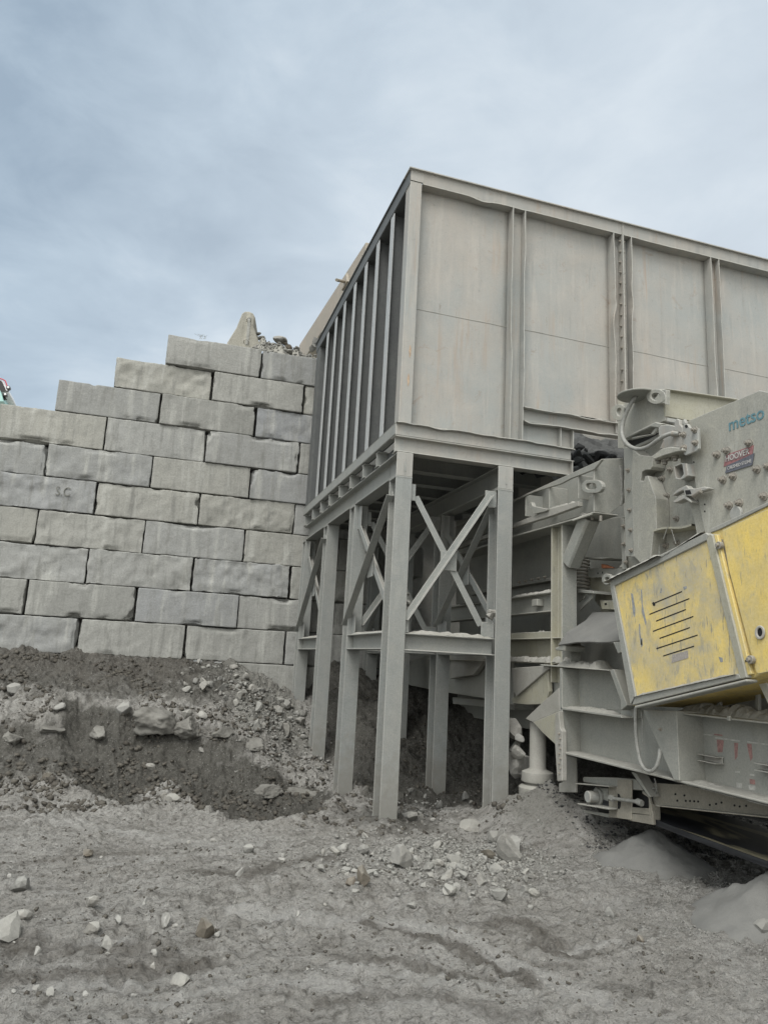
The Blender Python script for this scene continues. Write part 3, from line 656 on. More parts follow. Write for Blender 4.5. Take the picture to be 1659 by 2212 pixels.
# ================================================================ BLOCK WALL
def block_mesh(L, Hh, Dp, seed, chip=1.0, rough=.004):
    nx, nz, ny = max(6, int(L / .034)), 18, 8
    V = []; Fc = []
    def eg(n):
        t = np.arange(n + 1) / n; return t + .11 * np.sin(2 * np.pi * t) * -.9 if n < 12 else np.interp(t, [0, 1.01 / n, 2.01 / n, 3.01 / n, 1 - 3.01 / n, 1 - 2.01 / n, 1 - 1.01 / n, 1], [0, .007 * 18 / n, .018 * 18 / n, .05 * 18 / n, 1 - .05 * 18 / n, 1 - .018 * 18 / n, 1 - .007 * 18 / n, 1])
    def face(o, a, b, na, nb):
        n0 = sum(len(v) for v in V); i, j = np.meshgrid(eg(na), eg(nb))
        V.append(o + i.reshape(-1, 1) * a + j.reshape(-1, 1) * b); w = na + 1
        Fc.extend([(n0 + q * w + p, n0 + q * w + p + 1, n0 + (q + 1) * w + p + 1, n0 + (q + 1) * w + p) for q in range(nb) for p in range(na)])
    X, Y, Z = np.array([L, 0, 0.]), np.array([0, Dp, 0.]), np.array([0, 0, Hh])
    o = np.zeros(3)
    face(o, X, Z, nx, nz); face(o + Y, Z, X, nz, nx); face(o, Z, Y, nz, ny); face(o + X, Y, Z, ny, nz); face(o + Z, X, Y, nx, ny); face(o, Y, X, ny, nx)
    v = np.concatenate(V); c = np.array([L, Dp, Hh]) / 2; hd = c - .014
    q = np.clip(v - c, -hd, hd); d = v - c - q; n = np.linalg.norm(d, axis=1, keepdims=True)
    v2 = c + q + np.where(n > 0, d / np.maximum(n, 1e-6) * .014, 0)
    s = seed * 7.77
    nn = fbm(v2[:, 0] + s, v2[:, 1], .16, 5, seed, .55, z=v2[:, 2]); n2 = fbm(v2[:, 0] + s, v2[:, 1], .5, 3, seed + 3, z=v2[:, 2])
    edge = (np.abs(v2 - c) > hd - .035).sum(1) >= 2
    nrm = d / np.maximum(n, 1e-6)
    ch = np.clip(n2 - .16 + .5 * nn, 0, 1) * edge * .075 * chip
    v2 = v2 + nrm * (nn * rough * 2.2 + n2 * rough)[:, None] - (v2 - c) / np.linalg.norm(v2 - c, axis=1, keepdims=True) * ch[:, None]
    bmf = np.clip(fbm(v2[:, 0] + s, v2[:, 2] * 2.0, .55, 4, seed + 13) - .12, 0, 1) * (rough > .006)
    v2[:, 1] += np.where(v[:, 1] < 1e-6, .09 * bmf * (.4 + .6 * np.abs(nn)), 0)
    bm = bmesh.new(); vs = [bm.verts.new(tuple(p)) for p in v2]
    for f in Fc: bm.faces.new([vs[i] for i in f])
    bmesh.ops.remove_doubles(bm, verts=bm.verts[:], dist=.0015); bmesh.ops.recalc_face_normals(bm, faces=bm.faces[:])
    me = bpy.data.meshes.new('concrete_block'); bm.to_mesh(me); bm.free()
    me.polygons.foreach_set('use_smooth', [True] * len(me.polygons)); me.materials.append(M_CON); return me
ORD = ['top', 'second', 'third', 'fourth', 'fifth', 'sixth', 'seventh', 'eighth', 'ninth', 'tenth', 'lowest']
SPECIAL = {(0, 0): 'topmost concrete block of the wall, squared end against the sky, jersey barrier standing on it',
           (0, 1): 'concrete block of the top course under the loose rubble, beside the steel hopper',
           (1, 0): 'yellow stained concrete block with pale streaks, left end of the second course',
           (1, 1): 'concrete block of the second course with a broken lower right corner',
           (2, 0): 'smooth dark grey concrete block, left end of the third course against the sky',
           (2, 1): 'bluish concrete block of the third course with a flaked upper edge',
           (3, 1): 'concrete block of the fourth course at the left picture edge, under loose dirt',
           (5, 2): 'concrete block of the sixth course with the letters S.C scratched on it'.replace('sixth', 'sixth')}
seedc = 0
GAPS = {}
for r in range(11):
    zt, zb = TOPZ[r], TOPZ[r + 1]
    start = (-.0275 if r % 2 == 0 else -.0925)
    js = [start + .1317 * k for k in range(-3, 4)]
    lim = {0: -.03, 1: -.1, 2: -.17, 3: -.235}.get(r, -.34)
    vis = [(a, b) for a, b in zip(js[:-1], js[1:]) if a >= lim and a < (.18 if r < 4 else .30) and b > -.20]
    for ci, (a, b) in enumerate(vis):
        seedc += 1
        rng = random.Random(seedc * 31)
        gap = .008 + .045 * rng.random() ** 1.6; L = (b - a) * WD - gap; Hb = zt - zb - .006 - .008 * rng.random()
        roughv = rng.choice([.003, .004, .006, .009, .013])
        if (r, ci) in ((2, 0), (0, 0)): roughv = .0025
        me = block_mesh(L, Hb, .61, seedc, .8 + 1.5 * rng.random(), roughv)
        if (r, ci) in SPECIAL: lab = SPECIAL[(r, ci)]
        else:
            nm = ['first', 'second', 'third', 'fourth', 'fifth'][ci]
            lab = 'grey concrete block, %s course from the top, %s visible block from the left' % (ORD[r], nm)
            if r == 10: lab = 'grey concrete block of the lowest course half buried in dirt, %s from the left' % nm
        o = bpy.data.objects.new('concrete_block', me); COL.objects.link(o)
        p = wall_pt(a * WD + gap / 2, rng.uniform(-.03, .03), zb + .004 + rng.uniform(0, .006))
        o.location = p; o.rotation_euler = (rng.uniform(-.006, .006), rng.uniform(-.003, .003), WANG + rng.uniform(-.006, .006)); WORLD[o.name] = p
        meta(o, lab, 'concrete block', 'stacked concrete blocks of the retaining wall')
        GAPS[(r, ci)] = (o, p, L, Hb)
# scratched letters on one block
if True:
    q0, q1 = rX(272, 104), rX(345, 104)
    o, p, L, Hb = GAPS[(5, [i for i in range(5) if (5, i) in GAPS and GAPS[(5, i)][1][0] <= onY(q0, 13.8)[0] <= GAPS[(5, i)][1][0] + GAPS[(5, i)][2]][0])]
    o['label'] = 'concrete block of the sixth course with the letters S.C scratched into its face'
    M_SCR = plain('scratched_concrete', (0.17, 0.17, 0.15), .95)
    a, b = onY(q0, 13.79), onY(q1, 13.79)
    yy = 13.8 + p[0] * 0 + (a[0] * math.sin(WANG))
    t = text_mesh('S.C', 'scratched_letters', M_SCR, o, (a[0], p[1] - .012, a[2]), (b[0], p[1] - .016, a[2]), .17, (0, -1, 0), depth=.012, bold=-.012)

# ---- things on top of the wall
def tubes(name, mat, parent, paths, r): 
    m = MB()
    for p in paths: m.tube(p, r, 6)
    return m.build(name, mat, parent, bevel=0, smooth=True)
jb = thing('jersey_barrier', (1.1, 14.0, TOPZ[0]), 'broken end of a pale concrete traffic barrier standing on the top block', 'concrete barrier')
m = MB()
zt = TOPZ[0] - .01
prof = [(.74, 0), (.75, .12), (.90, .47), (.985, .80), (1.04, .855), (1.12, .87), (1.20, .845), (1.25, .77), (1.24, .55), (1.29, .44), (1.42, .14), (1.43, 0)]
P0 = [np.array([x, 13.93, zt + z]) for x, z in prof]
m.prism(P0, (.35, 1.7, 0))
ob = m.build('barrier_body', M_CON2, jb, bevel=.02)
tubes('rebar_loop', M_BOLT, jb, [[(1.10, 13.95, zt + .64), (1.09, 13.86, zt + .66), (1.13, 13.84, zt + .69), (1.17, 13.86, zt + .66), (1.16, 13.95, zt + .64)]], .009)
tubes('rebar_loop', M_BOLT, jb, [[(1.08, 13.95, zt + .17), (1.07, 13.86, zt + .19), (1.12, 13.84, zt + .21), (1.17, 13.86, zt + .18), (1.16, 13.95, zt + .17)]], .009)
MB().box((1.11, 13.918, zt + .14), (1.17, 13.94, zt + .74)).build('pale_groove', M_CON, jb, bevel=0)

# ================================================================ ROCKS
def rock_mesh(seed, flat=.7, sub=2, cuts=11):
    rr = np.random.default_rng(seed); bm = bmesh.new(); bmesh.ops.create_icosphere(bm, subdivisions=sub, radius=1.0)
    sc = np.array([1.0, rr.uniform(.6, .95), rr.uniform(.5, .85) * flat / .7])
    v = np.array([p.co[:] for p in bm.verts])
    for _ in range(cuts):
        n = rr.normal(size=3); n /= np.linalg.norm(n); d = rr.uniform(.40, .78); k = v @ n - d
        v -= np.outer(np.clip(k, 0, None), n)
    v = v * sc + .05 * np.stack([fbm(v[:, 0] + seed, v[:, 1], .5, 3, seed + i, z=v[:, 2]) for i in range(3)], 1)
    v /= np.abs(v[:, 0]).max()
    v[:, 2] -= v[:, 2].min()
    for p, c in zip(bm.verts, v): p.co = c
    me = bpy.data.meshes.new('rock'); bm.to_mesh(me); bm.free()
    return me
RM = [rock_mesh(100 + i, .7 + .25 * (i % 3 == 0)) for i in range(14)]
def mats_copy(lst, mat):
    out = []
    for me in lst:
        c = me.copy(); c.materials.append(mat); out.append(c)
    return out
RM_G, RM_P, RM_B, RM_C = mats_copy(RM, M_ROCK), mats_copy(RM, M_ROCKP), mats_copy(RM, M_ROCKB), mats_copy(RM, M_ROCKD)
def put_rock(me, p, half, label, group=None, name='rock', sink=.38, tilt=.35, rz=None, cat='rock'):
    o = bpy.data.objects.new(name, me); COL.objects.link(o)
    s = half * random.uniform(.92, 1.08); o.scale = (s, s * random.uniform(.9, 1.1), s * random.uniform(.85, 1.1))
    o.location = (p[0], p[1], p[2] - sink * half); o.rotation_euler = (random.uniform(-tilt, tilt), random.uniform(-tilt, tilt), random.uniform(0, 6.28) if rz is None else rz)
    return meta(o, label, cat, group)
NOTE = [  # region, u, v, width in region pixels, mesh list, label
    (rGr, 1020, 1415, 128, RM_B, 'dark faced angular rock alone on the flat foreground dirt'),
    (rGr, 45, 1395, 150, RM_G, 'largest pale rock at the left picture edge in the foreground'),
    (rGr, 110, 1315, 105, RM_P, 'pale rounded rock behind the largest one at the left edge'),
    (rGr, 115, 1180, 120, RM_G, 'dusty lumpy rock half sunk in the dirt at left'),
    (rGr, 445, 1258, 62, RM_P, 'white pointed stone left of the embedded pair in the foreground'),
    (rGr, 725, 1250, 70, RM_P, 'white stone half set in a dark hollow of the foreground'),
    (rGr, 577, 1340, 66, RM_P, 'flat light slab stuck upright in the foreground dirt'),
    (rGr, 460, 1390, 92, RM_G, 'flat dusty stone pressed into the foreground dirt'),
    (rGr, 803, 1365, 50, RM_P, 'small pale stone just left of the dark faced rock'),
    (rGr, 1190, 1105, 62, RM_P, 'white triangular stone on the dark soil edge'),
    (rGr, 1232, 1000, 55, RM_P, 'pale wedge shaped stone above the white triangular one'),
    (rGr, 740, 590, 60, RM_P, 'pale flat stone lying in the dark muddy hollow'),
    (rGr, 850, 745, 70, RM_G, 'thin grey slab on the spur of dirt between the mud hollows'),
    (rGr, 800, 735, 46, RM_P, 'small pale stone beside the slab on the dirt spur'),
    (rGr, 585, 310, 98, RM_P, 'large pale angular rock resting on the dark brown bank'),
    (rGr, 68, 210, 70, RM_P, 'pale rounded rock on the dark bank at the left edge'),
    (rGr, 298, 285, 66, RM_P, 'pale oblong rock in the dark bank left of the large angular rock'),
    (rGr, 990, 325, 78, RM_P, 'pale split rock on the rubble slope below the wall'),
    (rGr, 920, 330, 50, RM_G, 'grey stone beside the split rock on the rubble slope'),
    (rGr, 1010, 160, 75, RM_P, 'pale slab leaning near the top of the rubble slope'),
    (rGr, 1110, 185, 80, RM_G, 'broad grey rock in the middle of the rubble slope'),
    (rGr, 1190, 230, 66, RM_G, 'grey block shaped rock to the right on the rubble slope'),
    (rGr, 1000, 195, 60, RM_P, 'flat pale stone under the leaning slab of the slope'),
    (rGr, 995, 500, 50, RM_P, 'pale stone below the overhanging clods of the bank'),
    (rGr, 445, 1015, 62, RM_B, 'brown clod of soil on the pale ground at left'),
    (rGr, 235, 625, 50, RM_B, 'brown stone on the left edge of the mud hollow'),
    (rGr, 900, 1650, 90, RM_G, 'cracked flat slab in the nearest foreground'),
    (rGs, 318, 425, 82, RM_P, 'large pale boulder at the left of the stone heap'),
    (rGs, 180, 488, 76, RM_B, 'dark brown cube like rock left of the stone heap'),
    (rGs, 130, 495, 42, RM_B, 'small brown stone touching the dark cube like rock'),
    (rGs, 145, 525, 45, RM_G, 'grey stone in front of the dark cube like rock'),
    (rGs, 100, 370, 52, RM_P, 'pale stone left of the front leg foot'),
    (rGs, 180, 385, 48, RM_P, 'pale stone just in front of the front leg foot'),
    (rGs, 185, 325, 55, RM_G, 'dusty stone leaning at the left of the front leg foot'),
    (rGs, 640, 395, 74, RM_B, 'dark brown rock in the stone heap by the second front leg'),
    (rGs, 718, 370, 95, RM_P, 'flat pale rock lying on top at the right of the stone heap'),
    (rGs, 722, 410, 92, RM_G, 'grey ledge rock under the flat pale one'),
    (rGs, 512, 415, 62, RM_G, 'grey rock in the middle of the stone heap'),
    (rGs, 660, 340, 60, RM_G, 'dusty rock at the foot of the second front leg'),
    (rGs, 795, 540, 52, RM_G, 'grey stone at the right end of the stone heap'),
    (rGs, 352, 580, 48, RM_P, 'pale stone in front of the stone heap on bare dirt'),
    (rGs, 1085, 620, 32, RM_G, 'larger dirt lump of the pair on the right hand gravel'),
    (rGs, 1075, 602, 24, RM_G, 'smaller dirt lump of the pair on the right hand gravel'),
    (rGs, 1190, 705, 30, RM_B, 'dark stone alone on the pale gravel at right'),
    (rGs, 560, 290, 105, RM_G, 'dust covered boulder between the two front legs'),
    (rGs, 345, 260, 75, RM_G, 'dust covered stone just behind the front leg foot'),
    (rGs, 1620, 690, 80, RM_G, 'dusty stone at the right picture edge below the sand heap'),
]
for i, (rg, u, v, w, lst, lab) in enumerate(NOTE):
    q = rg(u, v); p = hit_ground(q)
    if p is None: continue
    q2 = rg(u + w / 2, v); dist = np.linalg.norm(p - EYE); half = abs(q2[0] - q[0]) / F * dist * .86
    put_rock(lst[(i * 5) % len(lst)], p, half, lab, sink=.34)
# the clod boulder overhanging the bank
def clod_mesh(seed):
    me = rock_mesh(seed, .8, 5, 7); n = len(me.vertices); co = np.zeros(n * 3); me.vertices.foreach_get('co', co); v = co.reshape(-1, 3); c = v.mean(0)
    d = v - c; r = 1 + .26 * fbm(v[:, 0] + seed, v[:, 1], .55, 5, seed, .6, z=v[:, 2]) + .10 * np.abs(fbm(v[:, 0], v[:, 1], .16, 4, seed + 4, .6, z=v[:, 2]))
    v = c + d * r[:, None]; v[:, 2] *= .72; me.vertices.foreach_set('co', v.ravel()); me.update(); me.polygons.foreach_set('use_smooth', [True] * len(me.polygons)); me.materials.append(M_CLOD); return me
put_rock(clod_mesh(901), hit_ground(rGr(770, 350)), .40, 'huge dusty clod jutting from the bank below the wall', sink=.5, tilt=.15, rz=.5)
put_rock(clod_mesh(907), hit_ground(rGr(1090, 400)), .24, 'rounded dusty clod right of the huge one on the bank', sink=.5, tilt=.1)
for k, (u, v, s_, lab) in enumerate(((480, 400, .20, 'lumpy soil clod under the large pale angular rock'), (930, 400, .22, 'lumpy soil clod between the two dusty clods of the bank'), (250, 390, .17, 'lumpy soil clod at the left on the bank step'), (1270, 470, .20, 'dark soil lump near the feet of the back legs'), (1330, 690, .22, 'dark soil lump at the right end of the mud hollow'), (1500, 700, .26, 'broad soil lump at the foot of the middle leg'), (60, 430, .2, 'soil lump at the left edge on the bank step'))):
    put_rock(clod_mesh(920 + k), hit_ground(rGr(u, v)), s_, lab, None, 'soil_lump', sink=.5, tilt=.15, cat='soil lump')
def scatter(n, poly_region, poly, smin, smax, label, group, lists, name='stone', power=2.4, sink=.36):
    us = [a for a, b in poly]; vs = [b for a, b in poly]; k = 0; tries = 0
    px = np.array(us), np.array(vs)
    while k < n and tries < n * 30:
        tries += 1
        u = random.uniform(min(us), max(us)); v = random.uniform(min(vs), max(vs))
        if poly_sd(np.array([float(u)]), np.array([float(v)]), poly)[0] > 0: continue
        p = hit_ground(poly_region(u, v))
        if p is None: continue
        s = smin + (smax - smin) * random.random() ** power
        put_rock(random.choice(random.choice(lists)), p, s, label, group, name, sink=sink); k += 1
scatter(98, rGr, [(880, 90), (960, 60), (1220, 90), (1330, 190), (1530, 310), (1530, 470), (1420, 440), (1200, 380), (1130, 250), (900, 210)], .025, .10,
        'loose grey rubble stone on the slope below the block wall', 'rubble stones on the slope below the wall', [RM_G, RM_G, RM_P])
scatter(100, rGs, [(330, 370), (470, 350), (600, 380), (780, 400), (810, 520), (660, 570), (420, 540), (340, 470)], .016, .058,
        'grey broken stone of the heap before the front legs', 'broken stones heaped before the front legs', [RM_G, RM_G, RM_P, RM_G])
scatter(18, rGs, [(0, 330), (200, 330), (330, 430), (230, 500), (0, 480)], .02, .06,
        'pale stone scattered left of the stone heap', 'stones scattered left of the heap', [RM_P, RM_G])
scatter(46, rGr, [(0, 900), (1650, 900), (1650, 1844), (0, 1844)], .012, .034,
        'small pale stone on the bare tracked foreground dirt', 'small stones on the foreground dirt', [RM_P, RM_G, RM_P])
scatter(14, rGs, [(320, 160), (560, 130), (600, 180), (420, 300), (330, 260)], .02, .06,
        'small rubble stone on the slope behind the front leg', 'rubble stones behind the front leg', [RM_G, RM_P])
# rubble lying on top of the wall
TOPR = [(590, 1100, 150, RM_P, 'big pale rock resting on the wall top beside the barrier'), (400, 1090, 60, RM_P, 'pale stone leaning between the barrier and the big rock'),
        (440, 1150, 80, RM_G, 'flat grey stone at the foot of the barrier'), (375, 1045, 60, RM_G, 'grey stone behind the barrier against the sky'), (640, 1150, 60, RM_B, 'dark stone right of the big pale rock on the wall top'),
        (680, 1185, 80, RM_B, 'brown stone in the rubble on the wall top'), (960, 1155, 120, RM_P, 'pale rock wedged between wall top and hopper'), (920, 1205, 90, RM_G, 'grey slab under the steel girder end'),
        (770, 1190, 70, RM_G, 'grey stone in front of the girder foot'), (630, 1225, 60, RM_P, 'small pale stone on the edge of the top block')]
for i, (u, v, w, lst, lab) in enumerate(TOPR):
    q = rJ(u, v); yq = 14.25 if v < 1180 else 14.0
    if u in (590, 640): yq = 14.45
    p = onY(q, yq); half = (w / 2) / 3.95 * .8525 / F * 15.2
    put_rock(lst[(i * 3 + 1) % 14], p + np.array([0, 0, -half * .55]), half, lab, sink=.0, tilt=.2)
random.seed(21)
for i in range(20):
    x = random.uniform(1.25, 2.5); y = random.uniform(13.85, 14.6)
    put_rock(random.choice(RM_G + RM_P), np.array([x, y, TOPZ[0] - .02 + (.06 + .12 * random.random()) * math.exp(-((x - 1.9) / .5) ** 2)]), random.uniform(.03, .09), 'small rubble stone on top of the block wall', 'rubble stones on the wall top', 'stone', sink=.1)
m = MB()
def fnr(u, v):
    x = 1.16 + u * 1.37; y = 13.78 + v * .75
    hh = (.07 + .36 * v * math.exp(-((x - 1.70) / .60) ** 2) + .10 * v + .22 * float(fbm(np.array([x]), np.array([y]), .18, 4, 5)[0]) + .06 * float(fbm(np.array([x]), np.array([y]), .05, 3, 6)[0])) * min(1, 5 * u, 9 * v + .05)
    return np.array([x, y, TOPZ[0] - .02 + max(0, hh)])
o = MB().grid(fnr, 40, 24).build('rubble_heap', M_DUST, None, bevel=0); meta(o, 'low heap of dusty rubble on the right end of the wall top', 'rubble heap')

# ---- gravel nobody could count
def gravel(name, pts, sizes, mat, label):
    n = len(pts); rr = np.random.default_rng(len(pts)); base = np.array([(x, y, z) for x in (-1, 1) for y in (-1, 1) for z in (-1, 1)], float) * .62
    fc = np.array([(0, 1, 3, 2), (4, 6, 7, 5), (0, 4, 5, 1), (2, 3, 7, 6), (0, 2, 6, 4), (1, 5, 7, 3)])
    V = np.repeat(base[None], n, 0) * rr.uniform(.55, 1.15, (n, 8, 3)) * np.stack([np.ones(n), rr.uniform(.5, 1, n), rr.uniform(.4, .8, n)], 1)[:, None, :]
    a = rr.uniform(0, 6.28, n); b = rr.uniform(-.6, .6, n); ca, sa, cb, sb = np.cos(a), np.sin(a), np.cos(b), np.sin(b)
    x = V[:, :, 0] * cb[:, None] + V[:, :, 2] * sb[:, None]; z = -V[:, :, 0] * sb[:, None] + V[:, :, 2] * cb[:, None]; y = V[:, :, 1]
    X = x * ca[:, None] - y * sa[:, None]; Y = x * sa[:, None] + y * ca[:, None]
    W = np.stack([X, Y, z], -1) * np.asarray(sizes)[:, None, None] + np.asarray(pts)[:, None, :]
    q = (fc[None] + (np.arange(n) * 8)[:, None, None]).reshape(-1, 4)
    me = bpy.data.meshes.new(name); me.vertices.add(n * 8); me.vertices.foreach_set('co', W.ravel())
    me.loops.add(q.size); me.loops.foreach_set('vertex_index', q.ravel()); me.polygons.add(len(q))
    me.polygons.foreach_set('loop_start', np.arange(0, q.size, 4)); me.polygons.foreach_set('loop_total', np.full(len(q), 4)); me.update(calc_edges=True)
    me.materials.append(mat); o = bpy.data.objects.new(name, me); COL.objects.link(o); return meta(o, label, name.replace('_', ' '), None, 'stuff')
def gravel_field(n, fdens, smin, smax, name, mat, label, xr, yr, seed, power=3.0):
    rr = np.random.default_rng(seed); x = rr.uniform(*xr, n * 4); y = rr.uniform(*yr, n * 4); d = fdens(x, y); k = rr.random(n * 4) < d
    x, y = x[k][:n], y[k][:n]; s = smin + (smax - smin) * rr.random(len(x)) ** power
    gravel(name, np.stack([x, y, terrain(x, y) + s * .15], 1), s, mat, label)
gravel_field(4200, lambda x, y: np.clip(-.05 + 1.3 * fbm(x, y, .7, 4, 7), 0, 1), .004, .016, 'gravel', M_ROCKP, 'fine pale gravel scattered over the tracked dirt ground', (-2.0, 3.6), (3.6, 9.0), 5)
gravel_field(7000, lambda x, y: np.exp(-((x - 2.95) / .70) ** 2 - ((y - 6.75) / .55) ** 2), .008, .038, 'gravel', M_ROCK, 'crushed gravel filling the stone heap before the front legs', (1.3, 4.6), (5.3, 8.4), 6)
gravel_field(5200, lambda x, y: np.exp(-((x - 2.0) / .6) ** 2 - ((y - 12.2) / 1.1) ** 2) + .25 * np.exp(-((x - 3.3) / .4) ** 2 - ((y - 8.9) / .6) ** 2), .012, .05, 'gravel', M_ROCK, 'rubble gravel on the slope below the block wall', (.4, 4.0), (8.0, 13.7), 8)
gravel_field(5200, lambda x, y: np.clip(.6 + .6 * fbm(x, y, .6, 3, 17), 0, 1), .004, .012, 'gravel', M_ROCK, 'fine grey gravel bed at the right below the crusher', (3.0, 5.6), (3.5, 6.6), 9)
gravel_field(4200, lambda x, y: np.clip(.55 + .7 * fbm(x, y, .5, 3, 18), 0, 1), .007, .03, 'gravel', M_ROCKD, 'dark gravel under the return belt', (4.3, 7.5), (6.3, 8.6), 10)
gravel_field(5500, lambda x, y: np.clip(.15 + .9 * fbm(x, y, .5, 3, 19), 0, 1), .014, .07, 'soil_clods', M_SOIL, 'crumbled dark soil clods on the bank below the wall', (-3.0, 2.4), (8.8, 13.6), 12)
gravel_field(1800, lambda x, y: np.clip(.1 + .9 * fbm(x, y, .5, 3, 29), 0, 1), .015, .06, 'soil_clods', M_SOIL, 'dark soil clods crumbled round the hopper legs', (1.6, 4.6), (7.6, 13.0), 13)
gravel_field(2500, lambda x, y: np.clip(.1 + .9 * fbm(x, y, .7, 4, 39), 0, 1), .006, .026, 'soil_clods', M_SOIL, 'small dark dirt crumbs on the tracked foreground ground', (-2.0, 3.8), (3.6, 9.0), 14)

rr_ = np.random.default_rng(99); uv_ = rr_.random((1500, 2))
pp_ = np.array([fnr(u, v) for u, v in uv_]); gravel('gravel', pp_ + np.array([0, 0, .01]), .010 + .05 * rr_.random(1500) ** 3, M_ROCK, 'broken stone littering the rubble heap on the wall top')
# ---- dust heaps
def heap(cx, cy, R, za, label, seed, apex=1.05, name='dust_heap', sx=1.0):
    base = min(tz(cx + .75 * R * math.cos(t), cy + .75 * R * math.sin(t)) for t in (3.6, 4.2, 4.7, 5.2)) - .02; Hh = za - base
    def fn(u, v):
        a = u * 2 * math.pi; r = v * R * (1 + .10 * math.sin(a * 2 + seed) + .05 * math.sin(a * 5 + seed * 2))
        x = cx + r * math.cos(a) * sx; y = cy + r * math.sin(a)
        h = Hh * max(0, (1 - v ** apex)) ** 1.32 - .16 * v ** 5 + .012 * float(fbm(np.array([x]), np.array([y]), .035, 2, seed + 7)[0]) * min(1, 4 * (1 - v)) + .034 * float(fbm(np.array([x]), np.array([y]), .12, 3, seed)[0]) * min(1, 4 * (1 - v))
        if v < .06: h -= .02 * (1 - v / .06) * Hh
        return np.array([x, y, base + h])
    o = MB().grid(fn, 56, 26).build(name, M_SAND, None, bevel=0, smooth=True); return meta(o, label, 'dust heap')
pa = onX(rC(1020, 1400), 4.75)
heap(pa[0], pa[1], .70, pa[2] + .10, 'conical heap of fine grey stone dust under the conveyor belt', 3, 1.0)
fr_ = np.random.default_rng(77)
def heap_foot(cx, cy, R, n, label):
    a = fr_.uniform(0, 6.28, n); r = R * (1 + np.abs(fr_.normal(0, .16, n))); x, y = cx + r * np.cos(a), cy + r * np.sin(a); s_ = .004 + .016 * fr_.random(n) ** 3
    gravel('gravel', np.stack([x, y, terrain(x, y) + s_ * .2], 1), s_, M_ROCK, label)
heap_foot(pa[0], pa[1], .52, 900, 'fine stones rolled to the foot of the conical dust heap')
pb = onX(rC(1690, 1590), 4.62)
heap_foot(pb[0], pb[1], .70, 1000, 'fine stones rolled to the foot of the right hand dust heap')
heap(pb[0], pb[1], .80, pb[2] + .06, 'second grey dust heap cut by the right picture edge', 8, .85)

# ================================================================ FEED HOPPER
YF = 7.95; XL = 2.53
hp = thing('feed_hopper', (XL, YF, 4.43), 'tall dusty grey steel hopper box with ribbed sides on a steel frame', 'hopper')
def wavy(u, seed, amp): 
    return amp * float(np.clip(fbm(np.array([u * 1.0 + seed * 5.3]), np.array([seed * 2.2]), .55, 4, seed)[0], -1, 1))
# panels of the front side, buckled a little
def front_panel(x0, x1, z0, z1, seed):
    def fn(u, v):
        x = x0 + u * (x1 - x0); z = z0 + v * (z1 - z0)
        b = .022 * float(fbm(np.array([x + seed]), np.array([z]), .8, 3, seed)[0]) * min(1, 6 * u, 6 * (1 - u))
        return np.array([x, 8.10 + b, z])
    o = MB().grid(fn, 18, 34).build('front_panel', M_HOP, hp, bevel=0, smooth=True, solid=.012)
    z = 6.19 + .01 * seed
    if z > z0: MB().tube([fn(k / 12, (z - z0) / (z1 - z0)) + np.array([0, -.006, 0]) for k in range(13)], .005, 6).build('weld_seam', M_DUST, o, bevel=0, smooth=True)
    return o
BAYS = [(2.56, 4.02, 4.56), (4.19, 5.60, 5.02), (5.86, 7.27, 5.02), (7.38, 8.80, 5.02)]
for i, (a, b, z0) in enumerate(BAYS): front_panel(a, b, z0, 7.95, i)
def edge_plate(name, fn_edge, x, y_in, z0, z1, t, seed, amp, parent=hp, mat=M_HOP):
    """vertical plate standing out from the panel, its free edge dented"""
    def f(side):
        def fn(u, v):
            z = z0 + u * (z1 - z0); w = wavy(z, seed, amp) * min(1, 4 * u, 4 * (1 - u))
            y = y_in + v * (YF - y_in + w * .25); return np.array([x + side * t / 2 + w * v * v, y, z])
        return fn
    m = MB(); n = 60; a, b = f(-1), f(1)
    m.grid(a, n, 3); m.grid(b, n, 3)
    m.grid(lambda u, v: a(u, 1) * (1 - v) + b(u, 1) * v, n, 1)
    return m.build(name, mat, parent, bevel=0)
def channel(x0, x1, z0, seed, amp):
    o = MB().box((x0 + .004, 8.055, z0), (x1 - .004, 8.067, 7.9)).build('stiffener', M_HOP, hp)
    edge_plate('stiffener_flange', None, x0, 8.10, z0, 7.897, .011, seed, amp, o); edge_plate('stiffener_flange', None, x1, 8.10, z0, 7.895, .011, seed + 1, amp, o)
    return o
channel(4.015, 4.195, 4.60, 3, .028)
channel(7.262, 7.407, 4.62, 9, .03)
s2 = MB().box((5.60, 8.055, 4.9), (5.86, 8.067, 7.9)).build('stiffener', M_HOP, hp)
edge_plate('stiffener_flange', None, 5.592, 8.10, 4.9, 7.897, .011, 21, .05, s2); edge_plate('stiffener_flange', None, 5.885, 8.10, 4.9, 7.895, .011, 24, .06, s2)
jp = MB().box((5.725, 7.93, 4.9), (5.739, 8.055, 8.075)).build('bolted_joint_plate', M_HOP, s2)
m2 = MB().box((5.742, 7.94, 4.9), (5.752, 8.055, 8.06)).build('bolted_joint_plate', M_HOP, s2)
for k in range(16):
    z = 7.80 - k * .163
    if k == 11: continue
    bolts([(5.725, 7.985 + .004 * (k % 3), z)], 'X', s2, .92)
    if k % 3 != 2:
        MB().cyl((5.752, 7.985, z), (5.79, 7.985, z), .012, 8).build('bolt', M_BOLT, s2, bevel=0)
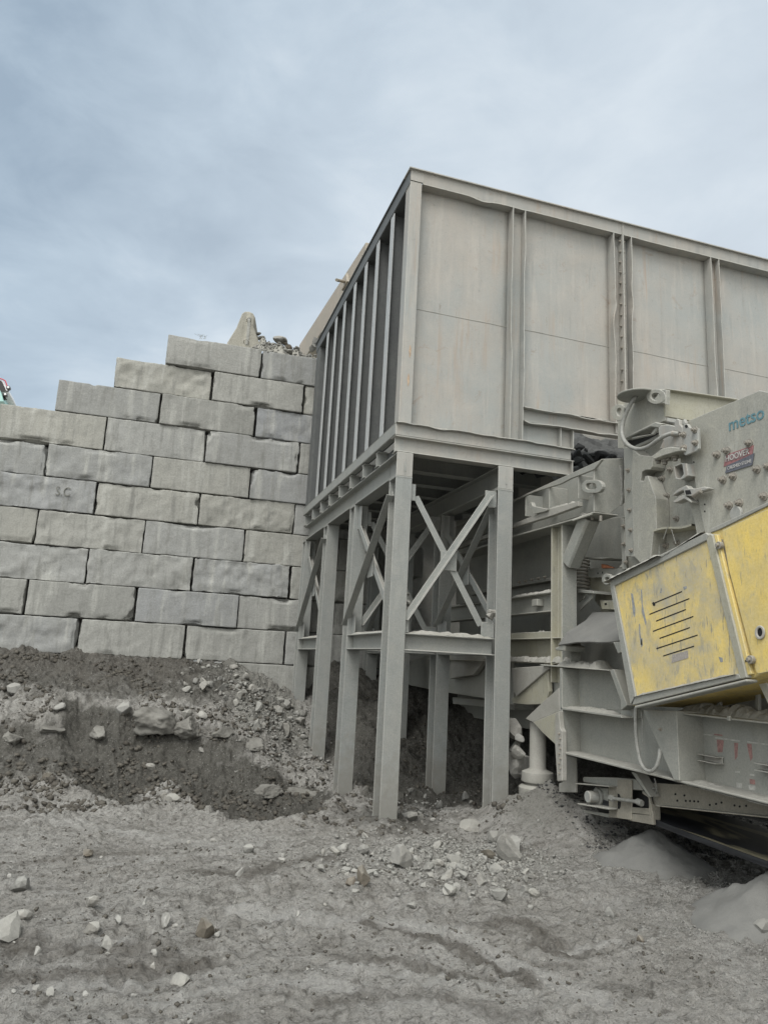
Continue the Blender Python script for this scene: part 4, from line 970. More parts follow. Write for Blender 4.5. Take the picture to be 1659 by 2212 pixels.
# corner post
o = MB().prism([(2.53, 7.95, 4.60), (2.69, 7.95, 4.60), (2.69, 7.962, 4.60), (2.545, 7.962, 4.60), (2.545, 8.12, 4.60), (2.53, 8.12, 4.60)], (0, 0, 3.30)).build('corner_post', M_HOP, hp)
M_BURN = plain('burnt_heat_mark', (0.36, 0.27, 0.19), .8, scale=12, var=.4)
for (u, v, w, h) in ((703, 1015, 9, 45), (694, 1165, 9, 40)):
    c = onY(rA(u, v), 7.9478); n = 14
    MB().prism([c + np.array([.012 * math.cos(2 * math.pi * k / n) * (1 + .3 * math.sin(k * 2.1)), 0, .085 * math.sin(2 * math.pi * k / n)]) for k in range(n)], (0, -.0015, 0)).build('heat_mark', M_BURN, o, bevel=0)
# top rail, front and left
def rail(dirx):
    m = MB(); n = 46
    if dirx:
        m.box((2.53, 7.942, 7.905), (2.70, 7.952, 8.055))
        m.box((2.50, 7.905, 8.055), (9.3, 8.16, 8.07))
        def f(t):
            def fn(u, v):
                x = 2.70 + u * 6.55; d = -.03 * max(0, float(fbm(np.array([x * 1.0]), np.array([.5]), .7, 3, 3)[0])) - .035 * math.exp(-((x - 3.58) / .13) ** 2)
                return np.array([x, 7.952 + v * .15, 7.90 + t + d * (1 - v)])
            return fn
        a, b = f(0), f(-.010); m.grid(a, n * 2, 3); m.grid(b, n * 2, 3); m.grid(lambda u, v: a(u, 0) * (1 - v) + b(u, 0) * v, n * 2, 1)
        wb = lambda u, v: a(u, 0) * (1 - v) + np.array([a(u, 0)[0], 7.944, 8.055]) * v
        m.grid(wb, n * 2, 2); m.grid(lambda u, v: wb(u, v) + np.array([0, .01, 0]), n * 2, 2)
        return m.build('top_rail', M_HOP, hp, bevel=0)
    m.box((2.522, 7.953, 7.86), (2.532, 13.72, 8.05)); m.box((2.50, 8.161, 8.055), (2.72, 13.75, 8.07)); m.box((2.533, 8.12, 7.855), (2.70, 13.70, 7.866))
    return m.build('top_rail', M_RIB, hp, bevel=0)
rail(True); rail(False)
# left side: plate and ribs
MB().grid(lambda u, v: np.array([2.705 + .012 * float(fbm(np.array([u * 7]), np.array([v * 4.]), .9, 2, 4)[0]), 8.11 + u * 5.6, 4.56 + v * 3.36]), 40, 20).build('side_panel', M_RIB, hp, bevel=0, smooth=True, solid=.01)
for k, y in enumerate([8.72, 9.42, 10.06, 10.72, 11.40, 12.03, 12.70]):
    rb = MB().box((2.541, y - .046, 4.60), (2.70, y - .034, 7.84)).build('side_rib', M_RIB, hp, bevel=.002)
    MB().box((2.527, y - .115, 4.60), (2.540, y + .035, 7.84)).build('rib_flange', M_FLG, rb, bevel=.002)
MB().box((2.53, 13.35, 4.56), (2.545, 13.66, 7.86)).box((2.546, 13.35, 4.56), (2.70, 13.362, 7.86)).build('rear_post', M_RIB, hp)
MB().box((2.53, 8.122, 4.60), (2.60, 8.132, 7.86)).build('corner_stiffener', M_RIB, hp)
# bottom sills
def dented_ledge(name, p0, p1, depth, z, t, amp, seed, mat=M_HOP, parent=hp):
    """ledge along X that sticks out towards the front, lip dented"""
    n = 60
    def f(dz):
        def fn(u, v):
            x = p0 + u * (p1 - p0); d = amp * float(fbm(np.array([x + seed]), np.array([seed * 1.]), .35, 4, seed)[0])
            return np.array([x, YF + .12 - v * (depth + d * .4), z + dz + d * v - .006 * v])
        return fn
    a, b = f(0), f(-t); m = MB().grid(a, n, 4).grid(b, n, 4).grid(lambda u, v: a(u, 1) * (1 - v) + b(u, 1) * v, n, 1)
    return m.build(name, mat, parent, bevel=0)
MB().box((2.50, 7.955, 4.44), (4.90, 7.968, 4.59)).build('front_sill', M_HOP, hp)
dented_ledge('sill_lip', 2.50, 4.93, .17, 4.592, .010, .022, 5)
dust_ridge(hp, (2.75, 8.01, 4.594), (3.97, 8.01, 4.594), .14, .035, 3)
MB().box((2.50, 7.969, 4.455), (2.512, 13.66, 4.59)).box((2.50, 7.97, 4.592), (2.60, 13.66, 4.602)).box((2.50, 7.97, 4.445), (2.58, 13.66, 4.454)).build('side_sill', M_FRM, hp)
MB().box((4.21, 8.00, 4.88), (9.25, 8.012, 5.045)).build('lower_rail', M_HOP, hp)
dented_ledge('rail_lip', 4.20, 9.25, .16, 5.05, .011, .03, 12); dented_ledge('rail_lip', 4.20, 9.25, .15, 4.875, .011, .045, 17)
dust_ridge(hp, (4.6, 7.99, 5.052), (5.55, 7.99, 5.052), .14, .03, 4)
MB().box((4.205, 8.03, 4.60), (4.94, 8.042, 4.865)).build('end_gusset', M_HOP, hp)
MB().box((4.745, 7.95, 4.60), (4.757, 8.029, 4.86)).build('gusset_stiffener', M_HOP, hp); MB().box((4.93, 7.95, 4.60), (4.942, 8.029, 4.86)).build('gusset_stiffener', M_HOP, hp)
MB().box((9.25, 7.95, 4.9), (9.27, 13.7, 8.05)).build('side_panel', M_HOP, hp, bevel=0)
MB().box((2.72, 13.62, 4.56), (9.25, 13.64, 7.0)).build('rear_panel', M_HOP, hp, bevel=0)
MB().box((2.72, 8.12, 4.44), (4.90, 13.6, 4.452)).build('floor_plate', M_RIB, hp, bevel=0)
for y in [8.03, 8.786, 9.446, 10.15, 10.824, 11.517, 12.165, 12.858, 13.56]:
    x0 = 2.515; o = MB().ibeam((x0, y, 4.333), (4.93, y, 4.333), (0, 0, 1), .2, .15, .012, .012).build('floor_joist', M_FRM if y > 8.1 else M_HOP, hp)
MB().box((2.66, 8.12, 4.236), (2.672, 13.6, 4.425)).build('joist_light_block', M_RIB, hp)  # dark plate added to block the light showing between the joists
MB().box((2.50, 7.955, 4.424), (4.95, 8.13, 4.436)).build('joist_cover_plate', M_HOP, hp)
MB().box((4.92, 7.955, 4.233), (4.932, 8.10, 4.423)).build('joist_end_plate', M_HOP, hp)

# ================================================================ SUPPORT FRAME
fr = thing('support_frame', (2.63, 8.05, 0), 'dusty grey steel leg frame with cross braces carrying the hopper', 'steel frame')
XC = (2.633, 3.97); YC = (7.95, 9.83, 11.55, 13.40)
for ix, xc in enumerate(XC):
    o = MB().ibeam((xc, 7.965, 4.082), (xc, 13.62, 4.082), (0, 0, 1), .288, .20, .016, .011).build('header_beam', M_FRM, fr)
    for yc in YC:
        for yy in (yc + .012, yc + .262):
            for s in (-1, 1): MB().box((xc + s * .007, yy - .006, 3.956), (xc + s * .098, yy + .006, 4.208)).build('web_stiffener', M_FRM, o, bevel=.002)
    MB().box((xc - .102, 7.948, 3.936), (xc + .102, 7.962, 4.228)).build('end_plate', M_HOP, o)
    MB().tube([(xc + .008, 7.946, 4.20), (xc + .008, 7.946, 3.96)], .003, 5).box((xc - .003, 7.941, 4.0), (xc + .016, 7.946, 4.12)).build('weld_seam', M_FRM, o, bevel=0)
    for iy, yc in enumerate(YC):
        zb = tz(xc, yc) - .35
        leg = MB().ibeam((xc, yc + .13, zb), (xc, yc + .13, 3.935), (0, 1, 0), .262, .204, .017, .012).build('support_leg', M_FRM, fr)
        MB().box((xc - .104, yc - .004, 3.915), (xc + .104, yc + .264, 3.934)).build('cap_plate', M_FRM, leg, bevel=.002)
    # tie beams and braces between the legs, along the side
    for bay in (0, 2):
        ya, yb = YC[bay] + .262, YC[bay + 1] - .002
        MB().ibeam((xc, ya, 1.995), (xc, yb, 1.995), (0, 0, 1), .2, .19, .014, .012).build('tie_beam', M_FRM, fr)
        dust_ridge(fr, (xc, ya + .02, 2.094), (xc, yb - .02, 2.094), .17, .05, bay + ix * 7 + 2)
        for (za, zb2, sx) in ((3.72, 2.22, -.012), (2.22, 3.72, .012)):
            MB().angle((xc - .05 + sx, ya - .10, za), (xc - .05 + sx, yb + .12, zb2), (0, 0, 1) if sx > 0 else (0, 0, 1), .095, .010, -1 if sx < 0 else 1).build('cross_brace', M_FRM, fr, bevel=.002)
        ym = (ya + yb) / 2
        MB().box((xc - .055, ym - .12, 2.82), (xc - .044, ym + .12, 3.10)).build('gusset_plate', M_FRM, fr, bevel=.002)
        for (y0, y1, z0, z1) in ((ya, ya + .16, 3.58, 3.90), (yb - .16, yb, 3.58, 3.90), (ya, ya + .16, 2.10, 2.36), (yb - .16, yb, 2.10, 2.36)):
            MB().box((xc - .040, y0, z0), (xc - .030, y1, z1)).build('gusset_plate', M_FRM, fr, bevel=.002)
# across the front and between the second pair of legs
for yr, lab in ((8.02, 0), (9.90, 1)):
    MB().ibeam((2.737, yr + .02, 1.99), (3.866, yr + .02, 1.99), (0, 0, 1), .2, .17, .014, .012).build('tie_beam', M_FRM, fr)
    dust_ridge(fr, (2.74, yr + .015, 2.088), (3.864, yr + .015, 2.088), .165, .06, 31 + lab)
    g = .0
    MB().box((3.155, yr - .030, 2.86), (3.36, yr - .020, 3.09)).build('gusset_plate', M_FRM, fr, bevel=.002)
    MB().prism([(2.775, yr - .012, 3.71), (2.85, yr - .012, 3.73), (3.74, yr - .012, 2.25), (3.665, yr - .012, 2.22)], (0, .010, 0)).build('cross_brace', M_FRM, fr, bevel=.002)
    d = np.array([3.83, yr - .033, 3.82]) - np.array([2.77, yr - .033, 2.20])
    MB().angle((2.755, yr - .033, 2.23), (3.80, yr - .033, 3.83), np.cross(d, (0, 1, 0)), .072, .009, 1).build('cross_brace', M_FRM, fr, bevel=.002)
    for (x0, x1, z0, z1) in ((2.737, 2.80, 3.66, 3.86), (3.715, 3.867, 3.70, 3.90), (2.737, 2.79, 2.10, 2.30), (3.70, 3.867, 2.10, 2.28)):
        MB().box((x0, yr - .030, z0), (x1, yr - .020, z1)).build('gusset_plate', M_FRM, fr, bevel=.002)
# lumps of dried dust caught on the frame
p = onY(rN(965, 1650), 8.0); put_rock(RM_G[3], p + np.array([0, 0, -.05]), .085, 'dusty stone caught on the front tie beam by the second leg', sink=0)
p = onY(rN(985, 1640), 7.99); put_rock(RM_G[6], p + np.array([.03, 0, -.03]), .05, 'smaller stone beside the one on the front tie beam', sink=0)
for k, (u, v, s) in enumerate(((125, 1430, .035), (125, 1530, .05), (118, 1610, .045), (130, 1660, .05))):
    put_rock(RM_G[(k * 3 + 2) % 14], onY(rN(u, v), 8.05) + np.array([0, 0, -s * .5]), s, ['topmost', 'second', 'third', 'lowest'][k] + ' dust clod clinging to the back of the front leg above the tie beam', None, 'dust_clod', sink=0, cat='dust clod')

# ---- girder lying on the hopper's edge
gd = thing('steel_girder', (2.66, 10.5, 8.08), 'dusty tan steel girder with lugs lying over the hopper edge against the sky', 'girder')
XG = 2.62
pts = [onX(rJ(*q), XG) for q in [(785, 1160), (1450, 130)]]
a0, a1 = pts
b1 = onX(rJ(1410, 360), XG); b0 = onX(rJ(860, 1192), XG)
M_TAN = steel('tan_steel', (0.33, 0.295, 0.24), (0.36, 0.30, 0.235), dust=.6, rust=.25)
b1v = np.array([XG, a1[1] * 1.0, a1[2] - (a0[2] - b0[2]) * .78]); b0v = np.array([XG, a0[1], a0[2] - .62])
MB().prism([a0, a1, b1v, b0v], (.26, 0, 0)).build('girder_body', M_TAN, gd)
dvec = (a1 - a0) / np.linalg.norm(a1 - a0)
MB().tube([onX(rJ(1158, 508), 2.30), onX(rJ(1250, 528), XG + .01)], .028, 8).build('pin', M_TAN, gd, bevel=0)
MB().prism([onX(rJ(*q), XG - .05) for q in [(1250, 440), (1262, 520), (1205, 610), (1190, 600), (1225, 520)]], (.05, 0, 0)).build('lug', M_TAN, gd)
def circ(rg, u, v, ru, rv, n=16, a0=0): return [rg(u + ru * math.cos(2 * math.pi * k / n + a0), v + rv * math.sin(2 * math.pi * k / n + a0)) for k in range(n)]
for (u, v, ru, rv) in ((1213, 690, 26, 70), (1030, 1020, 24, 46)):
    MB().ringX(circ(rJ, u, v, ru, rv), circ(rJ, u, v, ru * .45, rv * .5), XG - .05, .045).build('lifting_eye', M_TAN, gd)
MB().ringX(circ(rJ, 1418, 282, 18, 34), circ(rJ, 1418, 282, 10, 22), XG - .02, .018).build('lifting_eye', M_TAN, gd)

# ---- cab of a machine on the plateau, far left
tk = thing('dump_truck', (-5.6, 22, 7.2), 'white machine cab with red roof edge and work lamps, cut by the left edge', 'truck')
def PT(u, v, y=22.0): return onY(rT(u, v), y)
def cabface(pts, name, mat, y, t): MB().prism([PT(u, v, y) for u, v in pts], (0, t, 0)).build(name, mat, tk, bevel=.01)
cabface([(-900, 340), (60, 340), (120, 400), (205, 620), (160, 635), (30, 655), (-900, 655)], 'cab_shell', M_WHT, 22.02, 1.5)
cabface([(-880, 350), (30, 350), (75, 420), (165, 632), (40, 652), (-880, 652)], 'windscreen', M_GLS, 22.0, .015)
MB().tube([PT(*q, 22.0) for q in [(-900, 290), (0, 300), (70, 318), (140, 360), (165, 430), (190, 500)]], .016, 8).build('roof_edge', M_REDP, tk, bevel=0, smooth=True)
cabface([(-900, 660), (-30, 560), (20, 640), (60, 760), (95, 900), (-900, 900)], 'body_side', M_TEA2, 21.9, 1.6)
for (u, v) in ((215, 535), (135, 715)):
    c = PT(u, v, 21.9); MB().cyl(c, c + np.array([0, .12, 0]), .058, 14).build('work_lamp', M_GLS, tk, bevel=.005); MB().cyl(c + np.array([0, -.012, .01]), c + np.array([0, -.002, .01]), .032, 12).build('lamp_lens', M_WHT, tk, bevel=0)
MB().tube([PT(190, 500), PT(235, 600), PT(220, 640), PT(160, 640)], .014, 6).tube([PT(80, 700), PT(90, 780), PT(130, 870)], .02, 6).tube([PT(100, 780), PT(180, 860)], .02, 6).build('lamp_bracket', M_GLS, tk, bevel=0)
# dry weed on the top block
wd = MB()
for k in range(9):
    b = onY(rW(985 + k * 4, 212), 13.83); wd.tube([b, b + np.array([random.uniform(-.05, .05), 0, .05]), b + np.array([random.uniform(-.12, .12), random.uniform(-.03, .03), random.uniform(.06, .11)])], .0022, 4)
o = wd.build('dry_weed', plain('dry_stem', (0.16, 0.15, 0.10)), None, bevel=0); meta(o, 'tiny dry weed growing on top of the topmost block', 'weed')

# ================================================================ CRUSHER
cr_ = thing('rock_crusher', (4.6, 6.4, 0.2), 'large dusty crusher with yellow vented door, standing half under the hopper', 'crusher')
def PX(name, rg, pts, X, t, mat, parent=None, **k): return MB().plateX([rg(*q) for q in pts], X, t).build(name, mat, parent or cr_, **k)
def PY(name, rg, pts, Y, t, mat, parent=None, **k): return MB().plateY([rg(*q) for q in pts], Y, t).build(name, mat, parent or cr_, **k)
XM = 4.35
def yx(rg, u, v, X=XM): return onX(rg(u, v), X)[1]
# ---- feeder frame, running back under the hopper
ff = PX('feeder_beam', rF, [(-330, 745), (225, 532), (1108, 128), (1030, 228), (880, 288), (800, 318), (700, 372), (590, 405), (545, 420), (440, 452), (225, 552), (-330, 790)], 4.33, .03, M_MAC)
PX('beam_back', rF, [(-330, 790), (225, 552), (1030, 232), (1030, 490), (-330, 960)], 4.60, .02, M_MAC, ff)
for (ut, vt, ub, vb) in ((357, 478, 357, 690), (590, 400, 590, 620), (876, 285, 876, 520), (60, 580, 60, 800)):
    a, b = onX(rF(ut, vt), XM), onX(rF(ub, vb), XM)
    MB().box((4.345, a[1] - .006, b[2]), (4.60, a[1] + .006, a[2])).build('cell_stiffener', M_MAC, ff)
PX('dusty_flange', rF, [(-330, 985), (225, 770), (590, 620), (870, 545), (873, 590), (600, 690), (225, 806), (-330, 1020)], 4.29, .06, M_DUST, ff)
a, b = onX(rF(225, 800), 4.35), onX(rF(1030, 486), 4.35)
MB().prism([onX(rF(*q), 4.48) for q in [(-330, 1010), (225, 790), (1030, 480), (1030, 645), (225, 890), (-330, 1085)]], (.014, 0, 0)).build('beam_web', M_MAC, ff)
MB().prism([onX(rF(*q), 4.31) for q in [(-330, 1060), (225, 884), (820, 716), (1028, 645), (1028, 658), (820, 730), (225, 898), (-330, 1085)]], (.30, 0, 0)).build('bottom_flange', M_MAC, ff)
dust_ridge(ff, onX(rF(590, 630), 4.33), onX(rF(870, 560), 4.33), .07, .04, 6)
YE = yx(rF, 1030, 640)
ep = PY('beam_end_plate', rF, [(1030, 228), (1108, 126), (1318, 118), (1332, 560), (1275, 590), (1182, 665), (1030, 640)], YE - .012, .025, M_MAC)
PY('bolted_foot_plate', rF, [(820, 722), (1030, 645), (1176, 668), (1176, 692), (1025, 672), (824, 738)], YE - .02, .03, M_MAC)
for q in ((880, 735), (1010, 700), (1095, 712)): MB().cyl(onX(rF(*q), 4.40) + np.array([0, 0, -.03]), onX(rF(*q), 4.40) + np.array([0, 0, .03]), .016, 8).build('bolt', M_BOLT, ep, bevel=0)
def stad(rg, u0, u1, v, r, tilt=0, n=8): return [rg(u0 - r * math.sin(math.pi * k / n), v - r * math.cos(math.pi * k / n)) for k in range(n + 1)] + [rg(u1 + r * math.sin(math.pi * k / n), v + tilt + r * math.cos(math.pi * k / n)) for k in range(n + 1)]
MB().ringX(stad(rF, 970, 1045, 397, 64), stad(rF, 978, 1020, 395, 33), 4.30, .045).build('lifting_eye', M_MAC, ff)
PX('hooked_plate', rF, [(392, 560), (412, 553), (425, 590), (570, 620), (560, 640), (470, 662), (440, 668), (395, 600)], 4.26, .05, M_MAC, ff)
PY('bent_strip', rF, [(1290, 190), (1312, 195), (1318, 400), (1328, 470), (1312, 580), (1292, 582), (1302, 470), (1296, 400)], YE - .04, .03, M_HOSE)
# ---- post with the diagonal brace
y0 = yx(rF, 712, 770); y1 = yx(rF, 606, 770); zt, zb = onX(rF(710, 765), XM)[2], 1.62
post = MB().ibeam((4.445, (y0 + y1) / 2, zb), (4.445, (y0 + y1) / 2, zt), (0, 1, 0), y1 - y0, .19, .018, .014).build('support_post', M_CRM, cr_)
MB().box((4.352, y0 - .006, zb + .02), (4.54, y0 - .001, zt)).build('post_face', M_MAC, post)
MB().box((4.33, y0 - .02, zt), (4.62, y1 + .02, zt + .014)).build('post_cap', M_MAC, post)
MB().sweep([(-.075, -.085), (.075, -.085), (.095, -.06), (.095, .06), (.075, .085), (-.075, .085), (-.095, .06), (-.095, -.06)], onX(rF(990, 700), 4.45), onX(rF(800, 1160), 4.45), (1, 0, 0)).build('diagonal_brace', M_MAC, cr_, bevel=.006)
# ---- coil spring on its bracket
cs = onX(rF(905, 1250), 4.80); r = .085; zt, zb = onX(rF(905, 1105), 4.80)[2], onX(rF(905, 1400), 4.80)[2]
path = [cs + np.array([r * math.cos(t), r * math.sin(t), 0]) * np.array([1, 1, 0]) + np.array([0, 0, zt - cs[2] + (zb - zt) * t / (2 * math.pi * 9)]) for t in np.linspace(0, 2 * math.pi * 9, 9 * 18)]
MB().tube(path, .017, 7).build('coil_spring', M_BOLT, cr_, bevel=0, smooth=True)
PX('spring_seat', rF, [(845, 1405), (1018, 1425), (1022, 1452), (845, 1440)], 4.62, .35, M_MAC)
for q in ([(870, 1445), (945, 1450), (930, 1500), (872, 1540)], [(955, 1450), (1020, 1452), (1005, 1500), (880, 1630), (872, 1600), (975, 1495)]):
    PX('seat_gusset', rF, q, 4.68, .02, M_MAC)
PX('spring_cap', rF, [(880, 1085), (1180, 1100), (1100, 1112), (880, 1105)], 4.66, .3, M_MAC)
# ---- plates of the feeder behind
PX('feeder_wall', rF, [(-330, 900), (1345, 690), (1345, 1215), (225, 1500), (-330, 1560)], 5.02, .03, M_MAC)
PX('wall_flange', rF, [(-200, 1440), (605, 1295), (605, 1325), (270, 1380), (-200, 1470)], 4.90, .12, M_MAC)
bolts([onX(rF(300 + 62 * k, 1340 - 12 * k), 4.898) for k in range(5)], 'X', cr_)
PX('punched_bar', rF, [(968, 1205), (1330, 1205), (1330, 1300), (968, 1290)], 4.82, .03, M_MAC)
for q in ((1065, 1252), (1110, 1245), (1172, 1275)): PX('bar_hole', rF, [(q[0] - 4, q[1] - 9), (q[0] + 4, q[1] - 9), (q[0] + 4, q[1] + 9), (q[0] - 4, q[1] + 9)], 4.816, .003, M_BLK, bevel=0)
PX('cream_plate', rF, [(960, 1292), (1300, 1300), (1300, 1650), (1100, 1640), (1090, 1590), (1030, 1520), (1045, 1460), (1000, 1400)], 4.92, .03, M_CRM)
PX('bracket_block', rF, [(1085, 1520), (1220, 1520), (1225, 1610), (1105, 1605)], 4.78, .12, M_CRM)
PX('bracket_hole', rF, [(1132, 1545), (1152, 1545), (1152, 1565), (1132, 1565)], 4.776, .003, M_BLK, bevel=0)
MB().ringX(circ(rF, 1150, 1310, 48, 55), circ(rF, 1156, 1312, 24, 26), 4.62, .04).build('lifting_eye', M_MAC, cr_)
PX('rag', rF, [(1095, 1160), (1150, 1168), (1225, 1200), (1100, 1203)], 4.79, .03, M_ORG, bevel=.008)
PX('angle_bar', rF, [(1290, 715), (1320, 715), (1345, 1215), (1305, 1215)], 4.70, .02, M_MAC)
bolts([onX(rF(1322, 790), 4.69), onX(rF(1328, 965), 4.69), onX(rF(1345, 1145), 4.69)], 'X', cr_)
# ---- bars to the left of the post
for (vt0, vt1, vb0, vb1, dst) in ((1478, 1440, 1655, 1625, 1), ):
    zA = onX(rF(600, 1440), 4.40)[2]; zB = onX(rF(600, 1632), 4.40)[2]
    sb = MB().ibeam((4.46, y1 + .003, (zA + zB) / 2), (4.46, 11.5, (zA + zB) / 2), (0, 0, 1), zA - zB, .16, .014, .012).build('side_beam', M_MAC, cr_)
    dust_ridge(sb, (4.45, y1 + .03, zA), (4.45, 8.6, zA), .15, .06, 12)
    MB().box((4.36, yx(rF, 455, 1520, 4.38) - .07, zB + .085), (4.45, yx(rF, 455, 1520, 4.38) + .06, zB + .165)).build('clamp_block', M_MAC, sb)
zA = onX(rF(600, 1822), 4.40)[2]; zM = onX(rF(600, 1898), 4.40)[2]; zB = onX(rF(605, 2130), 4.40)[2]
sb = MB().box((4.42, y1 + .003, zM + .012), (4.435, 11.5, zA)).box((4.36, y1 - .30, zM), (4.58, 11.5, zM + .012)).box((4.50, y1 - .30, zB), (4.515, 11.5, zM - .001)).box((4.36, y1 - .34, zB - .013), (4.58, 11.5, zB - .001)).build('lower_side_beam', M_CRM, cr_)
dust_ridge(sb, (4.47, y1 + .02, zM + .012), (4.47, 8.7, zM + .012), .10, .12, 15)
dust_ridge(sb, (4.42, 7.1, zB), (4.42, 8.9, zB), .13, .10, 16)
MB().box((4.37, y1 - .006, zB), (4.50, y1 + .006, zM)).build('web_stiffener', M_MAC, sb); MB().box((4.37, y0 - .15, zB), (4.50, y0 - .138, zM)).build('web_stiffener', M_MAC, sb)
# ---- bent guard sheet below the yellow door
gv = [(1020, 1640, 4.75), (1235, 1640, 4.75), (1252, 1735, 4.56), (948, 1722, 4.60), (770, 1835, 4.38), (735, 1885, 4.30), (680, 1962, 4.20), (760, 1950, 4.20), (860, 1934, 4.20), (980, 1930, 4.22), (1090, 1936, 4.22), (1190, 1932, 4.24), (1290, 1915, 4.27)]
V = [onX(rF(u, v), X) for u, v, X in gv]
m = MB().add(V, [(0, 1, 2, 3), (3, 2, 12, 11, 10, 9), (3, 9, 8, 4), (4, 8, 7, 5), (5, 7, 6)])
m.build('guard_sheet', M_SAND, cr_, bevel=0, solid=.014)
PX('sheet_fold', rF, [(640, 1990), (720, 1950), (745, 1965), (735, 2020), (650, 2010)], 4.21, .25, M_MAC, bevel=.01)
PX('guard_bracket', rF, [(1215, 1930), (1285, 1930), (1295, 2030), (1262, 2040)], 4.24, .10, M_MAC)
PX('hollow_back', rF, [(720, 1900), (1330, 1900), (1330, 2200), (720, 2160)], 4.95, .03, M_MAC)

# ---- crusher body: back plate, hook sheet, ribs, side plate with lettering
bodyp = PX('crusher_body', rE, [(168, 430), (590, 430), (1000, 560), (1080, 1700), (900, 1950), (100, 1960), (190, 1850)], 4.74, .9, M_PAL, bevel=.01)
fs = PX('bolted_flange_strip', rE, [(165, 700), (265, 720), (250, 960), (262, 1480), (272, 1845), (184, 1838), (172, 1300)], 4.60, .13, M_MAC)
bolts([onX(rE(u, v), 4.597) for u, v in ((212, 945), (222, 1150), (230, 1358), (238, 1565), (245, 1775))], 'X', fs, 1.0)
PX('edge_strip', rE, [(132, 1450), (178, 1470), (180, 1960), (150, 1955)], 4.72, .02, M_MAC)
bolts([onX(rE(170, 1525), 4.71), onX(rE(175, 1720), 4.71), onX(rE(190, 1900), 4.71)], 'X', fs)
PX('hook_sheet', rE, [(262, 730), (330, 790), (470, 800), (458, 905), (440, 938), (390, 940), (350, 965), (335, 1055), (372, 1057), (385, 1008), (415, 1002), (430, 1050), (495, 1235), (505, 1560), (470, 1580), (440, 1880), (330, 1900), (270, 1835), (258, 1400), (250, 960)], 4.58, .155, M_PAL)
PX('sheet_step', rE, [(470, 1590), (520, 1570), (540, 1850), (440, 1890)], 4.66, .08, M_MAC)
bolts([onX(rE(u, v), 4.737) for u, v in ((570, 1030), (617, 1212), (615, 1470), (714, 1447), (612, 1728), (650, 940), (720, 1700))], 'X', bodyp, 1.35)
bolts([onX(rE(530, 1512), 4.735), onX(rE(550, 1145), 4.735)], 'X', bodyp, 1.7)
sh = onX(rE(480, 1580), 4.56); sh2 = onX(rE(885, 1510), 4.56)
m = MB(); n = 20
def fsh(dz):
    def fn(u, v):
        p = sh + (sh2 - sh) * u; return np.array([4.54 + v * .20, p[1], p[2] + dz + .012 * math.sin(u * 6) * (1 - v) + .01])
    return fn
m.grid(fsh(0), n, 2).grid(fsh(-.018), n, 2).grid(lambda u, v: fsh(-.018)(u, 0) * (1 - v) + fsh(0)(u, 0) * v, n, 1)
m.build('shelf_plate', M_CRM, bodyp, bevel=0)
for a, b in (((625, 1520), (575, 1660)), ((660, 1560), (705, 1710))): MB().tube([onX(rE(*a), 4.53), onX(rE(*b), 4.52)], .0035, 5).build('loose_wire', M_HOSE, bodyp, bevel=0)
PX('edge_rib', rE, [(735, 760), (800, 770), (870, 800), (925, 1110), (975, 1350), (1010, 1570), (925, 1630), (890, 1450), (835, 1270), (800, 1110)], 4.53, .215, M_PAL, bodyp)
# the big side plate with its lettering
XS = 4.50
sp = PX('side_plate', rE, [(840, 432), (1570, 118), (1800, 165), (2900, 300), (2900, 1300), (1700, 1300), (1020, 1640), (1000, 1560), (905, 1080), (868, 800), (770, 470)], XS, .05, M_PAL, bevel=.003)
bolts([onX(rE(u, v), XS) for u, v in ((1470, 665), (1240, 745), (1137, 785), (1550, 935), (1303, 1010), (1198, 1045), (1622, 1215), (1368, 1285), (1262, 1312), (1665, 905))], 'X', sp, 1.55)
for u, v in ((890, 862), (1003, 1372), (1177, 745), (1003, 1300)):
    MB().plateX(circ(rE, u, v, 7, 10, 10), XS - .002, .0015).build('bolt_hole', M_BLK, sp, bevel=0)
hx = onX(rE(1318, 1392), XS - .03); MB().cyl(hx, hx + np.array([.03, 0, 0]), .062, 20).build('round_boss', M_HOP, sp)
n = (-1, 0, 0)
text_mesh('metso', 'logo_lettering', M_TEAL, sp, onX(rE(1258, 540), XS - .001), onX(rE(1622, 402), XS - .001), .112, n, .003, bold=.012)
sg = PX('company_sign', rE, [(1225, 785), (1510, 685), (1490, 820), (1198, 908)], XS - .005, .004, M_RED, sp, bevel=0)
PX('sign_lower_band', rE, [(1232, 898), (1515, 768), (1494, 892), (1214, 978)], XS - .009, .0035, M_NAVY, sg, bevel=0)
PX('sign_upper_shade', rE, [(1230, 862), (1240, 790), (1424, 728), (1415, 806)], XS - .0065, .0015, plain('faded_sign_film', (0.20, 0.13, 0.13), .7, scale=40, var=.3), sg, bevel=0)
text_mesh('HOOVER', 'sign_lettering', M_LETT, sg, onX(rE(1222, 858), XS - .0075), onX(rE(1468, 775), XS - .0075), .052, n, .002, bold=.012)
text_mesh('CRUSHED STONE', 'sign_lettering', M_LETT, sg, onX(rE(1240, 942), XS - .0095), onX(rE(1488, 862), XS - .0095), .029, n, .002, bold=.012)
